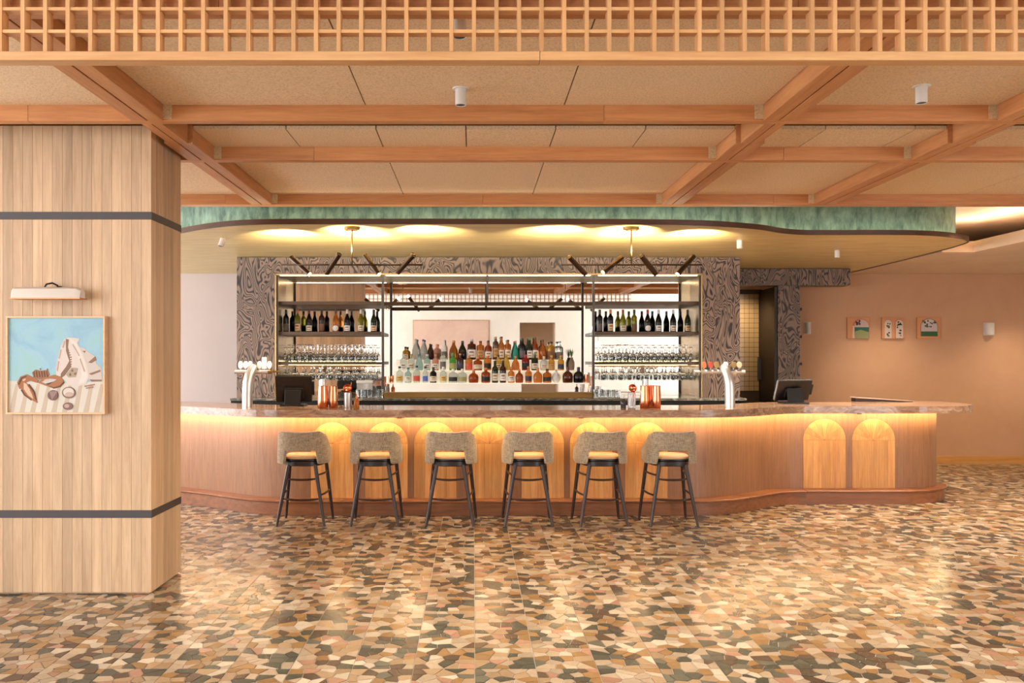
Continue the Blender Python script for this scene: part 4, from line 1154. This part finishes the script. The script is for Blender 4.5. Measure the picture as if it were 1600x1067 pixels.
# ------------------------------------------------------------------ bar tools
def shaker(px, Y, w, h, label, mat=None, topn=0.86):
    X = PXX(px, Y); t = thing('cocktail_shaker', label, 'shaker', (X, Y, ZT), 'cocktail shakers on the bar')
    r = w / 2
    obj('cup', MB().lathe([(0, 0), (r * .9, 0), (r * .98, .006), (r, h * .35), (r * .93, h * .7), (r * topn, h), (r * topn * .94, h), (r * topn * .94, h - .004), (0, h - .006)], (X, Y, ZT + 0.0005), 26), mat or M_COPPER, t, smooth=True, auto=40)
    obj('rim', MB().lathe([(r * topn, h - 0.006), (r * topn + 0.0025, h - 0.003), (r * topn, h)], (X, Y, ZT + 0.0005), 26, cap=False), mat or M_COPPER, t, smooth=True)


shaker(504.5, 8.98, 0.112, 0.235, 'wide copper cocktail shaker nearest the black till by the column')
shaker(521, 9.0, 0.094, 0.232, 'slim copper cocktail shaker beside a steel canister with strainer')
shaker(1007, 8.98, 0.10, 0.235, 'copper cocktail shaker next to the glass canister with strainer')
shaker(1016, 9.12, 0.095, 0.235, 'copper cocktail shaker tucked behind two others')
shaker(1025.5, 8.98, 0.096, 0.235, 'copper cocktail shaker at the end of its cluster toward the alcove')
for px, nm in ((505, 'wide copper shaker'), (1009, 'copper shakers in the second cluster')):
    shaker(px, 9.24, 0.062, 0.30, 'slim steel shaker standing behind the ' + nm, M_STEELB)


def canister(px, Y, mat, label):
    X = PXX(px, Y); t = thing('tool_canister', label, 'canister', (X, Y, ZT))
    obj('cup', MB().lathe([(0, 0), (.04, 0), (.042, .006), (.042, .16), (.0395, .16), (.0395, .01), (0, .01)], (X, Y, ZT + 0.0005), 24), mat, t, smooth=True, auto=40)
    s = obj('strainer', MB().lathe([(0, -.002), (.02, .002), (.035, .012), (.043, .03), (.044, .034), (.035, .016), (.02, .006), (0, .003)], (X, Y - 0.01, ZT + 0.20), 22, (0.1, -1, 0.35)), M_COPPER, t, smooth=True, auto=40)
    obj('handle', MB().tube([(X + .01, Y, ZT + .02), (X + .022, Y, ZT + .12), (X + .03, Y + .004, ZT + .19)], 0.005, 8), M_COPPER, s, smooth=True)
    obj('spoon', MB().tube([(X - .01, Y, ZT + .02), (X + .02, Y + .01, ZT + .17), (X + .036, Y + .02, ZT + .27)], 0.003, 8), M_COPPER, t, smooth=True)


canister(543.5, 9.0, M_STEELB, 'steel canister holding a copper strainer beside the small amber bottle')
canister(987, 9.0, plain('canister_glass', (.93, .93, .95, 1), .05, 0, .5, .85, 1.3), 'clear canister holding a copper strainer beside the small dark bitters bottle')
for px, c, nm in ((557, 'amber', 'small dropper bottle with amber liquid beside the steel canister'), (974, 'black', 'small dark bitters bottle beside the clear canister')):
    X = PXX(px, 9.0); t = thing('bitters_bottle', nm, 'bottle', (X, 9.0, ZT))
    obj('glass', MB().lathe([(0, 0), (.028, 0), (.03, .004), (.03, .07), (.024, .085), (.012, .095), (.012, .105)], (X, 9.0, ZT + 0.0005), 18), GC[c] if c == 'amber' else plain('smoky_glass', srgb(90, 84, 84), .05, 0, .5, .7, 1.3), t, smooth=True, auto=40)
    obj('dropper', MB().lathe([(.013, .1), (.013, .115), (.007, .12), (.009, .135), (.006, .15), (.0, .152)], (X, 9.0, ZT), 14), plain('cap_copper', srgb(206, 128, 80), 0.4) if c == 'amber' else M_WHPL, t, smooth=True, auto=40)
bx = thing('lidded_box', 'white lidded clear box on the back worktop behind the tumblers', 'box', (PXX(570, 10.93), 10.93, ZBB))
obj('body', MB().box(bx.location.x - .1, bx.location.x + .1, 10.905, 10.955, ZBB + .0005, ZBB + .18), plain('frosted_box', (.85, .87, .88, 1), .2, 0, .5, .7, 1.3), bx)
obj('lid', MB().box(bx.location.x - .105, bx.location.x + .105, 10.90, 10.96, ZBB + .181, ZBB + .215), M_WHPL, bx, bevel=0.004)

# ------------------------------------------------------------------ light fixtures
def track(pxc, Y, px0, px1, tubes, label):
    Xc = PXX(pxc, Y); zb = PZ(413.6, Y)
    t = thing('track_light', label, 'pendant light', (Xc, Y, ZCAN))
    obj('ceiling_plate', MB().lathe([(0, 0), (.078, 0), (.078, -.03), (0, -.03)], (Xc, Y, ZCAN + 0.005), 26), M_BRASS, t, smooth=True, auto=40)
    for s in (-1, 1): obj('screw', MB().lathe([(.006, 0), (.006, -.012), (0, -.013)], (Xc + s * .05, Y - .03, ZCAN - .025), 10), M_BRASS, t)
    obj('stem', MB().tube([(Xc, Y, ZCAN - .02), (Xc, Y, zb)], .007, 10), M_BRASS, t, smooth=True)
    obj('cross_bar', MB().tube([(PXX(px0, Y), Y, zb), (PXX(px1, Y), Y, zb)], .009, 10), M_BRONZE, t, smooth=True)
    for (a, b, dy) in tubes:      # a = upper end px, b = lower end px, dy: lower end towards (-) / away (+) from the room
        A, B = P(a[0], a[1], Y - dy / 2), P(b[0], b[1], Y + dy / 2); d = (B - A); L = d.length; d.normalize(); yo = -0.034 if dy > 0 else 0.034
        A.y += yo; B.y += yo
        tb = obj('spot_tube', MB().lathe([(0, .004), (.0235, .004), (.0245, .0), (.027, .0), (.027, L), (.0235, L), (.0235, L - .02), (.021, L - .022)], A, 22, d, cap=False), M_BRONZE, t, smooth=True, auto=35)
        obj('lens', MB().lathe([(.0225, L - .018), (.0, L - .014)], A, 18, d, cap=False), M_BULB, tb)
        c = (A + B) / 2; obj('clamp', MB().lathe([(.006, -.005), (.006, .034)], c, 10, (0, -yo, 0)), M_BRONZE, tb)
        spot('spot_beam', B + d * 0.005, d, 70, (1, .72, .42), 75, .7, .02, t)
        spot('up_beam', A - d * 0.035, Vector((-d.x * .4, 1.15, 1)), 150, (1, .80, .52), 96, 1.0, .02, t)


track(550, 8.5, 440.5, 660.5, [((454, 402), (483, 428.5), -.16), ((531, 397.7), (511, 427.7), .16), ((570, 398.5), (592, 428.6), -.16), ((646.7, 398.5), (622, 426), .16)], 'four-tube bronze track light over the first stools by the timber column')
track(986.5, 8.5, 876.5, 1097, [((888.5, 401.5), (914, 428.5), .16), ((972.5, 401.5), (942.5, 425.5), -.16), ((1001, 400), (1023.5, 428.5), .16), ((1085, 400), (1059.5, 428.5), -.16)], 'four-tube bronze track light over the last two stools near the alcove')


def can_spot(X, Y, Z, r, L, label, power, tilt=(0, 0, -1), size=112, col=(1, .88, .72), plate=True):
    t = thing('ceiling_spotlight', label, 'spotlight', (X, Y, Z), 'white cylinder spotlights')
    d = Vector(tilt).normalized(); A = Vector((X, Y, Z))
    if plate: obj('ceiling_rose', MB().lathe([(0, 0), (r * 1.55, 0), (r * 1.5, -.006), (0, -.007)], A, 24), M_WHPL, t, smooth=True, auto=40)
    if abs(d.z) < .98:
        obj('neck', MB().tube([A, A + Vector((0, 0, -L * .45))], r * .9, 16), M_WHPL, t, smooth=True, auto=50); A = A + Vector((0, 0, -L * .35))
    obj('housing', MB().lathe([(0, 0), (r, 0), (r, L), (r * .86, L), (r * .84, L - .004)], A, 24, d, cap=False), M_WHPL, t, smooth=True, auto=40)
    obj('lens', MB().lathe([(r * .85, L - .003), (0, L - .003)], A, 20, d, cap=False), plain('spot_lens', srgb(30, 28, 26), .3), t)
    if power: spot('spot_beam', A + d * (L + .004), d, power, col, size, .8, .03, t)
    return t


can_spot(-0.076, 5.02, ZC, .032, .1, 'white cylinder spotlight on the ceiling above the middle of the bar', 260)
can_spot(2.62, 4.98, ZC, .032, .1, 'white cylinder spotlight on the ceiling between the two far beams', 260)
can_spot(-0.065, 3.96, ZC, .032, .1, 'white cylinder spotlight half hidden behind the lattice screen', 60)
can_spot(-2.74, 9.29, ZCAN + .005, .03, .07, 'tilted white spotlight under the canopy beside the timber column', 80, (-.3, -.25, -1), plate=False)
can_spot(2.95, 9.44, ZCAN + .005, .03, .09, 'white spotlight under the canopy in front of the burl wall edge', 190, plate=False)
can_spot(4.40, 10.3, ZCAN + .005, .03, .09, 'white spotlight under the canopy above the alcove till', 260, plate=False)
can_spot(PXX(1540, 8.9), 8.9, 3.34, .024, .13, 'slim white spotlight on the cream ceiling beyond the canopy', 300, plate=False)
can_spot(5.3, 4.98, ZC, .032, .1, 'added unseen white cylinder spotlight on the timber ceiling beyond the last depth beam', 280)  # added out of view, lifts floor and ceiling on the right
can_spot(8.0, 4.98, ZC, .032, .1, 'added unseen white cylinder spotlight on the timber ceiling close to the side wall', 240)  # likewise an added lamp beyond the view, for more bounce light
can_spot(6.2, 7.4, ZC, .032, .1, 'added unseen white cylinder spotlight on the timber ceiling before the peach wall', 380)  # added outside the view to brighten the floor towards the peach wall

# ------------------------------------------------------------------ things on the back wall
def wall_light(px0, px1, py0, py1, Y, label):
    a, b = P(px0, py1, Y), P(px1, py0, Y); t = thing('wall_light', label, 'wall lamp', ((a.x + b.x) / 2, Y, a.z))
    w_ = b.x - a.x
    q = [(a.x + w_ / 2 + (w_ / 2) * math.cos(k * math.pi / 10), Y - (0.07) * math.sin(k * math.pi / 10)) for k in range(11)]
    obj('shade', MB().prism(q, a.z, b.z), M_WHPL, t, smooth=True, auto=40)
    obj('back_plate', MB().box(a.x - .012, b.x + .012, Y + .0005, Y + .012, a.z - .01, b.z + .01), M_WHPL, t)


wall_light(1538, 1553, 505, 523, YF - .013, 'small white half-round wall lamp out by itself on the peach wall')
wall_light(1257, 1266, 504, 521, YF - .013, 'small white wall lamp next to the burl wood column')


def small_pic(px0, px1, py0, py1, label, scene):
    Y = YF - 0.03; a, b = P(px0, py1, Y), P(px1, py0, Y); w_, h_ = b.x - a.x, b.z - a.z
    t = thing('small_picture', label, 'picture', ((a.x + b.x) / 2, Y, a.z), 'three small pictures on the peach wall')
    obj('panel', MB().box(a.x, b.x, Y, YF - .0005, a.z, b.z), plain('peach_panel', srgb(212, 154, 112), .6), t, bevel=0.004)
    n = [0]
    def sh(pts, c, nm):
        n[0] += 1; obj(nm, MB().prism([(a.x + u * w_, a.z + v * h_) for u, v in pts], Y - .0006 * n[0], Y + .0005, 'xz'), plain('paint_%d_%d_%d' % c, srgb(*c), .7), t)
    scene(sh)


def archpts(u0, u1, v0, v1, n=14):
    r = (u1 - u0) / 2; vs = v1 - r * 1.05; return [(u0, v0), (u1, v0)] + [((u0 + u1) / 2 + r * math.cos(math.pi * k / n), vs + r * 1.05 * math.sin(math.pi * k / n)) for k in range(n + 1)]


rs = random.Random(3)
def blobs(sh, u0, u1, v0, v1, n, cols, s=.05):
    for _ in range(n):
        u, v = rs.uniform(u0, u1), rs.uniform(v0, v1); r = rs.uniform(.5, 1.1) * s; a0 = rs.uniform(0, 6)
        sh([(u + r * math.cos(a0 + 6.2832 * k / 5) * rs.uniform(.6, 1.3), v + r * math.sin(a0 + 6.2832 * k / 5) * rs.uniform(.6, 1.3)) for k in range(5)], rs.choice(cols), 'painted_leaf')
def sc1(sh):
    sh(archpts(.22, .98, .02, .95), (196, 128, 92), 'painted_arch'); sh(archpts(.32, .96, .02, .9), (206, 190, 190), 'painted_view'); sh([(.32, .02), (.96, .02), (.96, .54), (.32, .54)], (58, 112, 100), 'painted_sea'); sh([(.34, .02), (.96, .02), (.96, .3), (.6, .42), (.34, .34)], (150, 160, 116), 'painted_lawn'); sh([(.22, .02), (.33, .02), (.31, .6), (.24, .62)], (226, 196, 176), 'painted_post')
    blobs(sh, .36, .62, .66, .86, 7, [(96, 60, 56), (70, 50, 56)], .06)
def sc2(sh):
    for u in (.12, .6):
        sh(archpts(u - .03, u + .33, .02, .95), (204, 150, 112), 'painted_arch'); sh(archpts(u, u + .3, .02, .88), (212, 200, 196), 'painted_view'); blobs(sh, u + .05, u + .25, .5, .8, 7, [(60, 74, 40), (96, 110, 52), (40, 52, 36)], .055); blobs(sh, u + .05, u + .25, .12, .4, 5, [(120, 128, 70), (86, 90, 46), (60, 56, 40)], .05)
def sc3(sh):
    sh(archpts(.14, .88, .1, .96), (150, 128, 90), 'painted_arch'); sh(archpts(.17, .85, .12, .92), (206, 200, 206), 'painted_view'); sh([(.17, .12), (.85, .12), (.85, .34), (.17, .34)], (58, 102, 72), 'painted_lawn')
    blobs(sh, .22, .8, .55, .84, 16, [(66, 76, 46), (104, 112, 66), (84, 66, 46)], .05)
small_pic(1324, 1359, 496, 529, 'small arched seascape picture closest to the burl column', sc1)
small_pic(1378, 1414, 496, 529, 'small picture of twin arches with plants, the middle one of three', sc2)
small_pic(1433, 1470, 496, 529, 'small arched picture of palm trees closest to the lone wall lamp', sc3)
for py, nm in ((483, 'upper'), (526, 'middle'), (568.5, 'lower')):
    X = 4.757; z = PZ(py, 12.5)
    t = thing('wall_hook', nm + ' small black hook on the edge of the burl column', 'hook', (X, 12.5, z), 'black hooks on the burl column')
    obj('plate', MB().box(X, X + .01, 12.47, 12.53, z - .03, z + .03), M_BLACK, t); obj('peg', MB().box(X + .01, X + .06, 12.48, 12.52, z - .02, z + .02), M_BLACK, t, bevel=.004)
# hall pendants seen in the mirror
for i, (X, Z) in enumerate(((3.9, 2.62), (4.05, 2.1))):
    t = thing('globe_pendant', ('upper' if i == 0 else 'lower') + ' glowing globe pendant mirrored at the edge of the bar mirror', 'pendant light', (X, -4.6, Z), 'globe pendants in the hall')
    obj('globe', MB().lathe([(0.001, -.09)] + [(.09 * math.cos(a), .09 * math.sin(a)) for a in [(-80 + 20 * k) * math.pi / 180 for k in range(9)]] + [(.001, .09)], (X, -4.6, Z), 18), plain('globe_glow', (1, .9, .8, 1), .3, emit=(1, .84, .62), es=6), t, smooth=True)
    obj('cord', MB().tube([(X, -4.6, Z + .09), (X, -4.6, 4.4)], .006, 8), M_BLKPL, t)
# beams added without fittings to brighten the peach wall, then one recessed downlight
for X in (6.3, 8.2): spot('wall_fill_beam', (X, 12.3, 2.9), (0, -.1, -1), 100, (1, .74, .48), 110, .9, .04)
tag(obj('recessed_downlight', MB().lathe([(.05, -.002), (.05, -.008), (0, -.008)], (PXX(1597, 10.2) , 9.75, 2.92), 20), M_BLACK), 'small black recessed downlight in the lowered ceiling above the peach wall', 'downlight')
